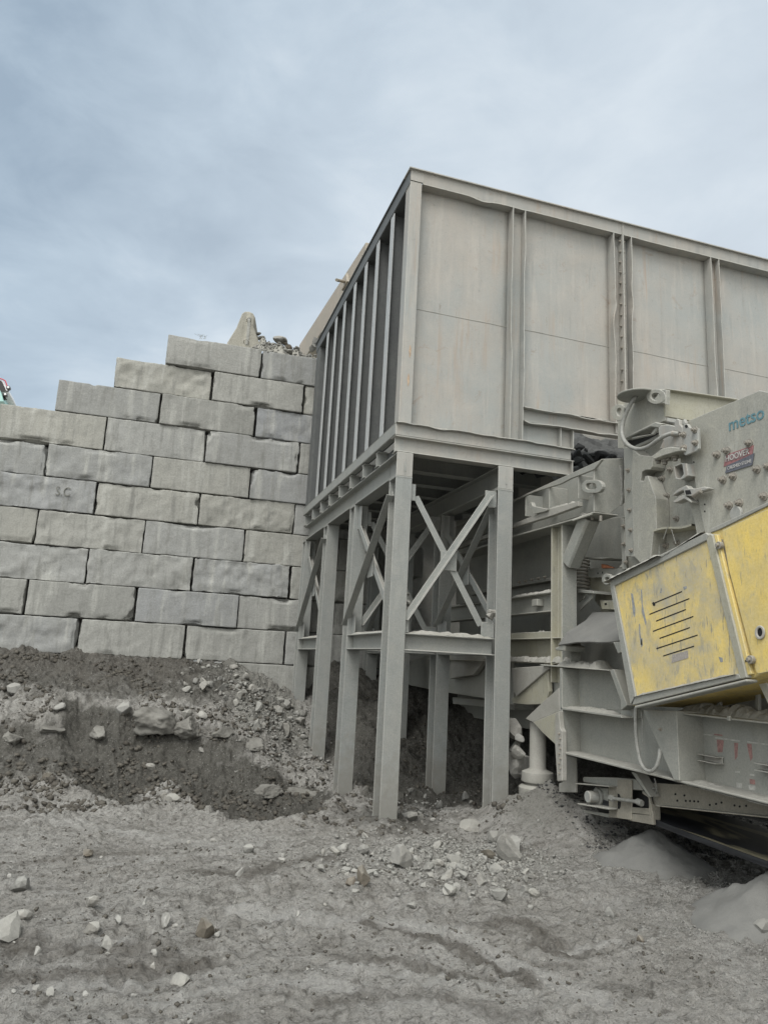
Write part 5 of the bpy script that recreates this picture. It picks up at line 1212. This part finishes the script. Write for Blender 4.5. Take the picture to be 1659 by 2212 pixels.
# top box over the crusher mouth
PX('top_box', rE, [(165, 610), (170, 250), (215, 180), (400, 125), (440, 235), (592, 262), (594, 432), (480, 470), (175, 600)], 4.60, .03, M_PAL)
YT = yx(rE, 592, 300, 4.60)
PY('top_cross_plate', rE, [(540, 105), (600, 100), (1060, 165), (1360, 212), (1660, 260), (1660, 640), (850, 430), (600, 385), (594, 262), (560, 250)], YT - .01, .03, M_CRM)
PY('top_cross_flange', rE, [(600, 96), (1060, 160), (1420, 215), (1420, 228), (1060, 172), (600, 104)], YT - .06, .10, M_CRM)
MB().ringX(circ(rE, 497, 180, 100, 78, 20), circ(rE, 497, 182, 50, 40, 20), 4.52, .06).build('lifting_eye', M_PAL, cr_)
PX('lifting_eye_plate', rE, [(455, 245), (560, 105), (605, 110), (598, 262), (575, 250)], 4.525, .05, M_PAL)
MB().ringX(circ(rE, 112, 345, 82, 84, 20), circ(rE, 118, 340, 30, 42, 20), 4.60, .05).build('lifting_eye', M_PAL, cr_)
PX('lifting_eye_plate', rE, [(150, 265), (215, 265), (165, 420), (165, 722), (103, 715), (100, 425), (112, 425)], 4.605, .045, M_PAL)
PX('card_sheet', rE, [(97, 195), (215, 210), (215, 285), (100, 262)], 4.62, .01, M_CON2)
c0 = onX(rE(305, 170), 4.50); MB().lathe(c0 + np.array([0, 0, 0]), [(.02, -.012), (.20, -.012), (.205, .004), (.02, .02)], 24).build('round_cap', M_MAC, cr_)
PX('bent_flap', rE, [(165, 605), (430, 475), (490, 445), (570, 462), (520, 505), (440, 495), (300, 560), (170, 625)], 4.50, .10, M_MAC, bevel=.008)
PX('flap_strip', rE, [(240, 600), (440, 570), (480, 515), (520, 480), (520, 510), (470, 575), (430, 585), (250, 625)], 4.52, .03, M_MAC, bevel=.008)
PX('flap_rail', rE, [(280, 690), (540, 570), (560, 590), (300, 708)], 4.58, .05, M_MAC)
PX('painted_gap_shade', rE, [(200, 640), (440, 560), (540, 560), (290, 695), (205, 690)], 4.735, .004, M_DRK, bevel=0)  # dark sheet painting in the shade below the flap
# hydraulic hose
ctrl = [onX(rE(u, v), X) for u, v, X in ((300, 172, 4.50), (265, 215, 4.46), (205, 320, 4.42), (160, 440, 4.40), (145, 540, 4.38), (165, 625, 4.36), (225, 695, 4.35), (320, 727, 4.34), (420, 700, 4.34), (510, 638, 4.35), (590, 588, 4.37), (660, 566, 4.40), (735, 568, 4.43))]
def smooth(P, k=6):
    out = []
    for i in range(len(P) - 1):
        a, b, c, d = P[max(i - 1, 0)], P[i], P[i + 1], P[min(i + 2, len(P) - 1)]
        for j in range(k):
            t = j / k; out.append(.5 * (2 * b + (c - a) * t + (2 * a - 5 * b + 4 * c - d) * t * t + (3 * b - a - 3 * c + d) * t ** 3))
    return out + [P[-1]]
MB().tube(smooth(ctrl), .021, 10).build('hydraulic_hose', M_HOSE, cr_, bevel=0, smooth=True)
MB().tube([ctrl[-2], ctrl[-1] + np.array([.02, 0, 0])], .028, 8).build('hose_fitting', M_BOLT, cr_, bevel=.003)
# bracket cluster at the pivot
pc = PX('pivot_cover', rE, [(770, 500), (785, 465), (820, 462), (850, 505), (930, 510), (938, 720), (915, 748), (800, 792), (778, 770)], 4.40, .03, M_HOP)
bolts([onX(rE(u, v), 4.40) for u, v in ((905, 528), (790, 578), (912, 662), (797, 712))], 'X', pc, 1.3)
MB().plateX(circ(rE, 812, 490, 14, 17, 12), 4.397, .003).build('bolt_hole', M_BLK, pc, bevel=0)
PX('pivot_bracket', rE, [(522, 500), (545, 478), (640, 475), (690, 490), (765, 540), (770, 705), (640, 705), (530, 725), (575, 640), (560, 590), (528, 590)], 4.44, .06, M_HOP)
PX('pivot_ear', rE, [(690, 440), (710, 410), (735, 420), (745, 470), (770, 500), (770, 560), (690, 530)], 4.42, .03, M_HOP)
PX('pivot_ear', rE, [(760, 430), (790, 415), (805, 460), (785, 470), (765, 470)], 4.45, .03, M_HOP)
PX('pivot_base', rE, [(442, 806), (560, 720), (640, 702), (770, 712), (775, 742), (700, 756), (580, 790), (485, 828)], 4.36, .20, M_PAL, bevel=.006)
for (u, v) in ((525, 840), (625, 805), (590, 850), (697, 812)):
    c = onX(rE(u, v), 4.45); MB().tube([c + np.array([0, 0, .03]), c + np.array([0, 0, -.005])], .034, 12).tube([c + np.array([0, 0, -.006]), c + np.array([0, 0, -.035])], .024, 6).build('bolt', M_BOLT, cr_, bevel=.002)
o = [rE(*q) for q in [(680, 905), (755, 868), (812, 875), (832, 1000), (755, 1045), (700, 1035)]]; i_ = [rE(*q) for q in [(690, 912), (755, 882), (768, 882), (785, 985), (745, 1030), (708, 1024)]]
MB().ringX(o, i_, 4.42, .13).build('box_tube_stub', M_HOP, cr_)
cl = PX('latch_clamp', rE, [(665, 1195), (730, 1140), (810, 1100), (840, 1130), (900, 1135), (1000, 1115), (1040, 1125), (1030, 1145), (930, 1175), (880, 1215), (800, 1210), (780, 1150), (720, 1180), (672, 1210)], 4.42, .06, M_HOP, bevel=.006)
PX('latch_jaw', rE, [(675, 1265), (740, 1215), (790, 1195), (865, 1265), (860, 1285), (790, 1240), (720, 1275), (682, 1285)], 4.43, .09, M_HOP, cl, bevel=.006)
PX('latch_slot', rE, [(798, 1155), (850, 1150), (865, 1190), (810, 1200)], 4.418, .002, M_BLK, cl, bevel=0)
c = onX(rE(925, 1185), 4.41); MB().cyl(c + np.array([0, .05, -.012]), c + np.array([0, -.05, .012]), .018, 10).build('latch_bolt', M_BOLT, cl, bevel=0)

# ---- yellow housing with vented door
XY = 4.05
yb = PX('yellow_housing', rK, [(96, 690), (1075, 196), (1659, -85), (2600, -520), (2600, 1250), (1660, 1560), (1450, 1655), (320, 1905)], XY + .045, .85, M_YEL, bevel=.008)
PX('top_edge_strip', rK, [(1080, 160), (1659, -110), (2600, -545), (2600, -505), (1659, -75), (1180, 160), (1085, 196)], XY + .03, .06, M_MAC, yb)
def frame_bar(name, pts, t=.05, X=XY - .005, mat=M_MAC): return PX(name, rK, pts, X, t, mat, yb, bevel=.006)
door = PX('vented_door', rK, [(135, 705), (1050, 262), (1378, 1588), (340, 1815)], XY + .012, .03, M_YED, yb, bevel=.002)
frame_bar('door_frame_bar', [(86, 692), (150, 625), (1045, 192), (1075, 215), (1055, 268), (150, 715), (105, 712)])
frame_bar('door_frame_bar', [(1048, 265), (1082, 200), (1110, 215), (1450, 1625), (1395, 1640), (1366, 1585)], mat=M_CRM)
frame_bar('door_frame_bar', [(300, 1885), (340, 1812), (1370, 1585), (1398, 1635), (325, 1898)])
frame_bar('door_frame_bar', [(96, 708), (135, 705), (352, 1812), (322, 1898), (296, 1880)])
frame_bar('lower_lip', [(340, 1905), (1448, 1640), (1450, 1668), (345, 1930)], .10, XY - .015)
dust_pts = (onX(rK(100, 690), XY + .03), onX(rK(640, 425), XY + .03)); dust_ridge(yb, dust_pts[0], dust_pts[1], .16, .055, 44)
dust_ridge(yb, onX(rK(500, 545), XY + .03) + np.array([0, 0, .02]), onX(rK(1040, 190), XY + .03), .08, .03, 45)
dust_ridge(yb, onX(rK(345, 1815), XY + .006), onX(rK(1360, 1590), XY + .006), .05, .025, 46)
for (u0, v0, u1, v1) in ((520, 897, 808, 776), (490, 1000, 880, 846), (555, 1067, 846, 954), (525, 1168, 920, 1022), (590, 1238, 886, 1132), (558, 1340, 962, 1206), (626, 1412, 928, 1316)):
    h = 6; MB().plateX([rK(u0, v0 - h), rK(u1, v1 - h), rK(u1 + 3, v1), rK(u1, v1 + h), rK(u0, v0 + h), rK(u0 - 3, v0)], XY + .0105, .001).build('vent_slot', M_BLK, door, bevel=0)
MB().plateX([rK(515, 890), rK(525, 878), rK(540, 885), rK(548, 905), rK(535, 922), rK(525, 915)], XY + .0103, .001).build('torn_slot_end', M_BLK, door, bevel=0)
PX('data_label', rK, [(715, 1400), (868, 1358), (872, 1432), (705, 1482)], XY + .0095, .002, plain('grey_label', (0.30, 0.275, 0.25), .7, scale=70), door, bevel=0)
M_SCRP = plain('scraped_primer', (0.24, 0.25, 0.25), .7, scale=35, var=.3)
def scrape(pts, i): PX('paint_scrape', rK, pts, XY + .0108, .001, M_SCRP, door, bevel=0)
for i, pts in enumerate(([(305, 790), (325, 800), (350, 950), (345, 1030), (330, 1010)], [(400, 750), (415, 760), (420, 900), (460, 1080), (450, 1110), (420, 1000)], [(385, 1090), (395, 1100), (400, 1200), (425, 1310), (400, 1300), (385, 1180)],
                         [(600, 740), (612, 745), (605, 790), (592, 790)], [(1170, 1420), (1210, 1430), (1215, 1470), (1190, 1475)], [(820, 730), (855, 720), (858, 745), (830, 762)], [(405, 1240), (420, 1235), (418, 1320), (405, 1325)])): scrape(pts, i)
PX('body_scrape', rK, [(1540, 20), (1580, 20), (1575, 520), (1555, 520)], XY + .0435, .0014, M_SCRP, yb, bevel=0)
PX('body_scrape', rK, [(1530, 615), (1590, 640), (1660, 660), (1660, 690), (1600, 670)], XY + .0435, .0014, M_SCRP, yb, bevel=0)
hg = PX('hinge_strip', rK, [(1122, 205), (1155, 210), (1495, 1590), (1450, 1605)], XY + .01, .034, M_YEL, yb)
PX('hinge_gap', rK, [(1185, 250), (1215, 262), (1500, 1560), (1468, 1420)], XY + .0440, .0009, M_RUS, yb, bevel=0)
PX('second_panel', rK, [(1205, 170), (1659, -45), (2600, -480), (2600, 1210), (1660, 1570), (1565, 1590), (1540, 1570), (1480, 1350), (1270, 560)], XY + .022, .022, M_YEL, yb)
for (u, v) in ((1165, 318), (1475, 1448)):
    c = onX(rK(u, v), XY - .012); MB().cyl(c, c + np.array([.03, 0, 0]), .03, 14).tube([c, c + np.array([-.02, 0, 0])], .016, 6).build('door_knob', M_BOLT, yb, bevel=.002)
PX('latch_notch', rK, [(1430, 1455), (1470, 1440), (1472, 1455), (1434, 1472)], XY + .006, .003, M_BLK, yb, bevel=0)
MB().ringX(circ(rK, 1573, 1180, 50, 70, 20), circ(rK, 1573, 1178, 26, 44, 20), XY + .008, .013).build('round_grommet', M_HOP, yb); MB().plateX(circ(rK, 1573, 1178, 30, 48, 16), XY + .019, .002).build('grommet_hole', M_BLK, yb, bevel=0)
# dusty underside strip of housing
# ---- chassis
XCH = 4.50
ch = PX('chassis_side', rC, [(488, 660), (900, 668), (1205, 690), (1659, 742), (2600, 850), (2600, 1480), (1659, 1195), (500, 905)], XCH, .04, M_MAC)
PX('chassis_bottom_flange', rC, [(497, 898), (1659, 1186), (2600, 1440), (2600, 1458), (1659, 1199), (497, 911)], 4.26, .28, M_MAC, ch)
PX('chassis_upper_web', rC, [(490, 435), (768, 445), (830, 612), (830, 668), (490, 655)], XCH - .005, .03, M_MAC, ch)
PX('chassis_slope_plate', rC, [(765, 440), (790, 436), (865, 640), (830, 668), (828, 612)], 4.30, .20, M_MAC, ch)
PX('chassis_middle_flange', rC, [(490, 650), (830, 698), (835, 712), (490, 663)], 4.28, .22, M_MAC, ch)
PX('chassis_end_tab', rC, [(830, 655), (905, 660), (905, 712), (830, 712)], 4.40, .10, M_MAC, ch)
PX('chassis_top_flange', rC, [(375, 408), (500, 418), (762, 440), (762, 446), (500, 426), (375, 416)], 4.28, .30, M_MAC, ch)
a, b = onX(rC(505, 420), 4.42), onX(rC(760, 440), 4.42); dust_ridge(ch, a, b, .25, .10, 51)
dust_ridge(ch, onX(rC(495, 655), 4.40), onX(rC(825, 698), 4.40), .17, .06, 52)
dust_ridge(ch, onX(rC(505, 898), 4.38), onX(rC(1120, 1050), 4.38), .20, .035, 53)
dust_ridge(ch, onX(rC(1180, 1068), 4.38), onX(rC(1900, 1252), 4.38), .20, .05, 54)
PX('end_stiffener', rC, [(484, 430), (497, 432), (500, 905), (490, 905)], 4.28, .22, M_MAC, ch)
fin = PX('chute_gusset', rC, [(955, 668), (1143, 672), (1160, 1066), (1128, 1060)], 4.24, .26, M_MAC)
bolts([onX(rC(1055, 775), 4.24)], 'X', fin, .7)
PX('top_rail', rC, [(1143, 678), (1659, 736), (2600, 840), (2600, 852), (1659, 746), (1143, 688)], 4.30, .20, M_MAC, ch)
PX('rail_clip', rC, [(1425, 698), (1442, 700), (1442, 728), (1425, 726)], 4.28, .02, M_MAC, ch)
PX('hollow_back', rC, [(860, 560), (2600, 480), (2600, 860), (1150, 690), (900, 668)], 4.90, .03, M_MAC)
for u in (1380, 1598): PX('inner_post', rC, [(u - 12, 560), (u + 8, 560), (u + 8, 690), (u - 12, 690)], 4.70, .03, M_MAC)
dust_ridge(ch, onX(rC(1200, 676), 4.62), onX(rC(1900, 760), 4.62), .32, .12, 55)
PX('slanted_strut', rC, [(1605, 520), (1650, 512), (1760, 760), (1720, 760)], 4.20, .03, M_CRM)
for (u, v) in ((1312, 918), (1632, 968)):
    a = onX(rC(u, v), XCH); y = a[1]; MB().box((XCH - .09, y - .20, a[2]), (XCH, y, a[2] + .006)).box((XCH - .09, y - .20, a[2] - .05), (XCH, y, a[2] - .044)).box((XCH - .02, y - .2, a[2] - .043), (XCH - .01, y, a[2] - .001)).build('step_bracket', M_HOP, ch, bevel=.001)
# faded markings
M_FRED = plain('faded_marking_red', (0.27, 0.155, 0.14), .8, scale=30, var=.35); M_FWHT = plain('faded_marking_white', (0.36, 0.355, 0.325), .8, scale=30, var=.3)
for pts, mt in (([(1222, 780), (1260, 783), (1262, 794), (1222, 790)], M_FRED), ([(1222, 805), (1245, 808), (1230, 885), (1226, 885)], M_FRED), ([(1355, 800), (1402, 806), (1402, 815), (1355, 808)], M_FRED), ([(1370, 832), (1410, 838), (1402, 905), (1376, 905)], M_FRED),
                ([(1362, 818), (1500, 838), (1500, 846), (1362, 827)], M_FWHT), ([(1468, 850), (1490, 853), (1486, 930), (1472, 950)], M_FRED), ([(1540, 855), (1566, 858), (1572, 935), (1560, 955), (1548, 900)], M_FRED), ([(1540, 842), (1659, 858), (1659, 866), (1540, 850)], M_FWHT),
                ([(1555, 1055), (1585, 1060), (1587, 1088), (1557, 1083)], M_FRED), ([(1480, 1075), (1512, 1080), (1512, 1110), (1484, 1105)], M_FWHT), ([(1550, 1090), (1588, 1095), (1590, 1122), (1552, 1116)], M_FWHT), ([(1222, 793), (1345, 806), (1345, 812), (1222, 800)], M_FWHT), ([(1475, 1010), (1500, 1013), (1500, 1022), (1475, 1020)], M_FWHT), ([(1556, 1026), (1582, 1030), (1582, 1040), (1556, 1036)], M_FWHT)):
    PX('faded_marking', rC, pts, XCH - .0015, .001, mt, ch, bevel=0)
PX('weathered_label', rC, [(572, 560), (595, 562), (596, 612), (574, 610)], XCH - .008, .002, M_CRM, ch, bevel=0)
ctrl = [onX(rC(u, v), X) for u, v, X in ((915, 655, 4.30), (913, 740, 4.22), (920, 850, 4.20), (938, 950, 4.19), (965, 1000, 4.18), (1000, 1012, 4.18), (1030, 985, 4.19), (1046, 930, 4.21), (1050, 890, 4.24))]
MB().tube(smooth(ctrl), .016, 8).build('hydraulic_hose', M_HOSE, cr_, bevel=0, smooth=True)
MB().tube(smooth([onX(rC(u, v), 4.24) for u, v in ((945, 680), (952, 760), (950, 860))]), .005, 5).build('loose_wire', M_HOSE, cr_, bevel=0)
# ---- jack leg on its dust cone
jc = onX(rC(352, 1000), 4.40); zt = onX(rC(352, 735), 4.40)[2]; z0 = jc[2]
rr = .5 * (onX(rC(310, 900), 4.4)[1] - onX(rC(396, 900), 4.4)[1]) * .36
rr = .095
zc = onX(rC(352, 1068), 4.40)[2]; zd = onX(rC(352, 1150), 4.40)[2]
jk = MB().lathe((4.42, jc[1], 0), [(rr, zt), (rr, z0 + .02), (rr * 1.12, z0), (rr * 1.9, z0 - .03), (rr * 2.0, zc + .01), (rr * 1.95, zc - .005), (rr * 1.5, zc - .012), (rr * 1.5, zc - .03), (rr * 2.0, zc - .045), (rr * 2.3, zc - .07), (rr * 2.25, zd + .01), (rr * 1.9, zd - .005), (rr * 1.3, zd - .02), (rr * 1.2, -.1)], 28).build('jack_leg', M_DUST, cr_, bevel=0, smooth=True)
PX('jack_cover', rC, [(290, 716), (300, 705), (395, 615), (480, 540), (486, 675), (335, 738)], 4.28, .20, M_DUST, bevel=.008)
PX('jack_bracket', rC, [(335, 735), (470, 678), (462, 862), (390, 795)], 4.24, .03, M_CRM)
PX('jack_rail', rC, [(458, 690), (478, 672), (488, 770), (497, 785), (499, 1068), (470, 1070), (458, 870)], 4.22, .06, M_DUST, bevel=.008)
bolts([onX(rC(484 + (k % 2) * 6, 800 + 28 * k), 4.218) for k in range(9)], 'X', jk, .55)
PX('jack_side_plate', rC, [(500, 915), (570, 935), (575, 1132), (480, 1132), (480, 1080), (500, 1075)], 4.46, .03, M_DUST, bevel=.006)
PX('upper_bracket', rC, [(215, 600), (240, 585), (418, 430), (424, 560), (405, 632), (300, 636), (220, 628)], 4.36, .05, M_CRM)
PX('upper_bracket_top', rC, [(215, 430), (420, 415), (424, 430), (240, 590), (225, 560)], 4.33, .03, M_DUST, bevel=.006)
PX('bracket_side', rC, [(415, 430), (486, 432), (486, 560), (410, 632)], 4.44, .03, M_MAC)
# ---- plate of the lower hopper seen between the legs
PX('lower_hopper_plate', rG, [(-120, 330), (280, 200), (1000, 120), (1000, 620), (760, 565), (470, 520), (140, 458)], 4.52, .04, M_MAC, bevel=.006)
PX('lower_hopper_lip', rG, [(470, 195), (760, 190), (760, 230), (660, 370), (580, 380), (465, 400)], 4.42, .08, M_DUST, bevel=.01)
PX('under_plate', rG, [(485, 555), (1000, 600), (1000, 660), (490, 610)], 4.70, .3, M_MAC)
MB().box((5.35, 2.8, .9), (7.2, 12.5, 3.6)).build('light_block_core', M_MAC, cr_)  # unseen box added to block light behind the chassis
MB().box((5.30, 7.4, 3.61), (7.2, 12.5, 4.1)).build('feeder_floor', M_MAC, cr_)

# ---- return conveyor
XK = 4.52
cv = PX('conveyor_end_frame', rH, [(430, 340), (500, 348), (500, 588), (434, 584)], XK - .03, .03, M_RUS)
PX('frame_strip', rH, [(498, 288), (605, 296), (606, 604), (500, 590)], XK - .045, .02, M_RUS, cv)
PX('frame_top_plate', rH, [(232, 272), (470, 276), (640, 290), (695, 376), (605, 372), (500, 350), (430, 344), (235, 312)], XK - .02, .03, M_MAC, cv, bevel=.008)
PX('frame_top_flange', rH, [(175, 318), (430, 340), (430, 350), (178, 328)], XK - .12, .14, M_MAC, cv)
PX('frame_right_bar', rH, [(690, 380), (742, 428), (772, 560), (776, 640), (748, 570), (740, 520), (738, 432), (690, 400)], XK - .035, .03, M_RUS, cv)
PX('frame_bottom_bar', rH, [(500, 570), (606, 556), (750, 566), (776, 642), (606, 612)], XK - .032, .03, M_RUS, cv)
PX('painted_window_dark', rH, [(605, 372), (695, 378), (742, 430), (750, 512), (606, 510)], XK + .10, .01, M_DRK, cv, bevel=0)  # dark sheet standing in for the shade behind the frame opening
PX('window_sill', rH, [(606, 505), (748, 515), (752, 568), (608, 550)], XK - .04, .03, M_RUS, cv)
YK = yx(rH, 772, 640, XK - .03)
PY('frame_end_plate', rH, [(758, 478), (830, 502), (834, 646), (775, 642)], YK, .02, M_RUS, cv)
PX('lower_flange', rH, [(185, 474), (430, 512), (430, 526), (200, 486)], XK - .14, .16, M_MAC, cv)
PX('lower_bar', rH, [(240, 528), (430, 556), (430, 586), (240, 546)], XK - .02, .03, M_MAC, cv)
PX('side_gusset', rH, [(602, 232), (640, 240), (752, 425), (738, 424)], XK - .10, .12, M_MAC, cv)
c = onX(rH(352, 425), XK)
MB().cyl(c + np.array([-.02, 0, 0]), c + np.array([.1, 0, 0]), .085, 24).build('pulley_bearing', M_HOSE, cv, bevel=.006)
MB().cyl(c + np.array([-.13, 0, 0]), c + np.array([-.021, 0, 0]), .058, 20).build('pulley_shaft', M_HOP, cv, bevel=.006)
PX('bearing_block', rH, [(325, 350), (425, 362), (425, 512), (320, 495)], XK + .01, .05, M_MAC, cv)
a, b = onX(rH(455, 437), XK - .09), onX(rH(668, 466), XK - .09)
MB().tube([a, b], .017, 10).build('tension_rod', M_HOSE, cv, bevel=0, smooth=True)
MB().tube([b + np.array([0, .03, 0]), b + np.array([0, -.04, -.004])], .032, 6).build('rod_nut', M_HOSE, cv); MB().tube([a + np.array([0, .03, .002]), a + np.array([0, -.03, 0])], .03, 6).build('rod_nut', M_HOSE, cv)
PX('slot_hole', rH, [(500, 400), (515, 405), (526, 435), (524, 500), (515, 520), (502, 515)], XK - .0465, .001, M_BLK, cv, bevel=0)
kb = PX('conveyor_channel', rH, [(772, 320), (1000, 330), (1659, 470), (2600, 640), (2600, 740), (1659, 578), (800, 488), (770, 500)], XK + .02, .04, M_RUS)
PX('channel_lip', rH, [(790, 488), (1659, 578), (2600, 735), (2600, 752), (1659, 590), (790, 498)], XK - .06, .12, M_RUS, kb)
for u, v in ((1058, 458), (1090, 460), (960, 455), (1025, 456), (1120, 462), (1258, 480), (1210, 488), (1300, 470), (1400, 492), (1440, 500), (1490, 495), (945, 405), (1015, 415)):
    MB().plateX(circ(rH, u, v, 8, 9, 8), XK + .018, .002).build('bolt_hole', M_BLK, kb, bevel=0)
MB().tube(smooth([onX(rH(u, v), XK - .02) for u, v in ((785, 285), (800, 350), (760, 365), (742, 395))]), .007, 5).tube(smooth([onX(rH(u, v), XK - .02) for u, v in ((800, 350), (800, 380), (790, 405))]), .007, 5).build('cable_tie', M_HOSE, kb, bevel=0)
# the belt: a loop of rubber with a sagging lower run
def belt_mat():
    m, nt, b = new_mat('belt_rubber'); k = NB(nt)
    n_ = k.noise(k.coord((1.6, .5, 1.6)), 2.2, 3, .5, .6); f = k.noise(k.coord((30, 1.2, 30)), 2.0, 4, .6)
    g_ = k.n('ShaderNodeNewGeometry'); sx = k.n('ShaderNodeSeparateXYZ'); k.l(g_.outputs['True Normal'], sx.inputs[0])
    d = k.math('MULTIPLY', k.mapr(n_, .50, .56), k.mapr(sx.outputs['Z'], .75, .95))
    col = k.mix(k.mapr(f, .35, .7), (0.008, 0.009, 0.011), (0.035, 0.037, 0.042)); col = k.mix(k.math('MULTIPLY', d, .85), col, (0.30, 0.27, 0.18))
    k.l(col, b.inputs['Base Color']); b.inputs['Roughness'].default_value = .42; k.bump(f, .2, .003, b); return m
zb0 = onX(rH(835, 640), XK)[2]; yb0 = yx(rH, 820, 560, XK)
def fb(dz):
    def fn(u, v):
        y = yb0 + .9 - u * 6.0; x = XK + .0 + v * 1.0; sag = .05 * math.sin(min(1, u * 1.1) * math.pi)
        tr = .10 * max(0, (abs(v - .5) - .25) * 4) ** 1.5
        return np.array([x, y, zb0 + .02 + dz - sag - .0 * tr + (.03 * (1 - v))])
    return fn
m = MB().grid(fb(0), 30, 10).grid(fb(-.05), 30, 10).grid(lambda u, v: fb(-.05)(u, 0) * (1 - v) + fb(0)(u, 0) * v, 30, 1)
m.build('conveyor_belt', belt_mat(), kb, bevel=0, smooth=False)
MB().cyl((XK + .05, c[1], c[2]), (XK + 1.0, c[1], c[2]), .17, 24).build('tail_pulley', M_RUBB, cv, bevel=0)
def fb2(u, v): return np.array([XK + .07 + v * .9, c[1] - u * 7.0, c[2] + .17 + u * .1])
MB().grid(fb2, 10, 3).build('conveyor_belt', M_RUBB, kb, bevel=0, solid=.02)

# ---- feed rock seen under the hopper
random.seed(5)
MB().grid(lambda u, v: np.array([4.62 + u * 4.5, 8.35 + v * 5.2, 4.25 + 2.6 * v ** .8 + .28 * float(fbm(np.array([u * 4.5]), np.array([v * 5.2]), .5, 4, 88)[0])]), 60, 60).build('feed_rock', M_ROCKD, None, bevel=0, smooth=False)  # mass extended beyond the visible rock to block light through the open hopper
o = bpy.data.objects['feed_rock']; meta(o, 'dark crushed rock mass lying in the feeder under the hopper', 'feed rock', None, 'stuff')
for i in range(110):
    u, v = random.random(), random.random() ** 1.4
    p = np.array([4.62 + u * 1.9, 8.35 + v * 2.4, 4.22 + 2.6 * (v * 2.4 / 5.2) ** .8 + random.uniform(-.05, .16)])
    put_rock(random.choice(RM_C), p, random.uniform(.05, .15) if i > 8 else .2, 'dark lump of rock lying in the feeder under the hopper', 'dark feed rocks under the hopper', 'feed_stone', sink=.3, tilt=.6)
# stones jammed between the leg and the jack
JAM = [(1055, 845, .15, 'large dust covered stone wedged at top between leg and jack'), (1050, 985, .11, 'middle dust covered stone wedged between leg and jack'), (1050, 1160, .17, 'long dust covered stone at the foot between leg and jack'), (1095, 920, .06, 'small stone behind the wedged ones at the jack'), (1085, 1040, .08, 'stone beside the jack leg above the long one')]
for i, (u, v, s, lab) in enumerate(JAM):
    p = onX(rG(u, v), 4.28)
    put_rock(RM_P[(i * 3) % 14], p + np.array([0, .1, -s * .75]), s * .95, lab, sink=0, tilt=.5)
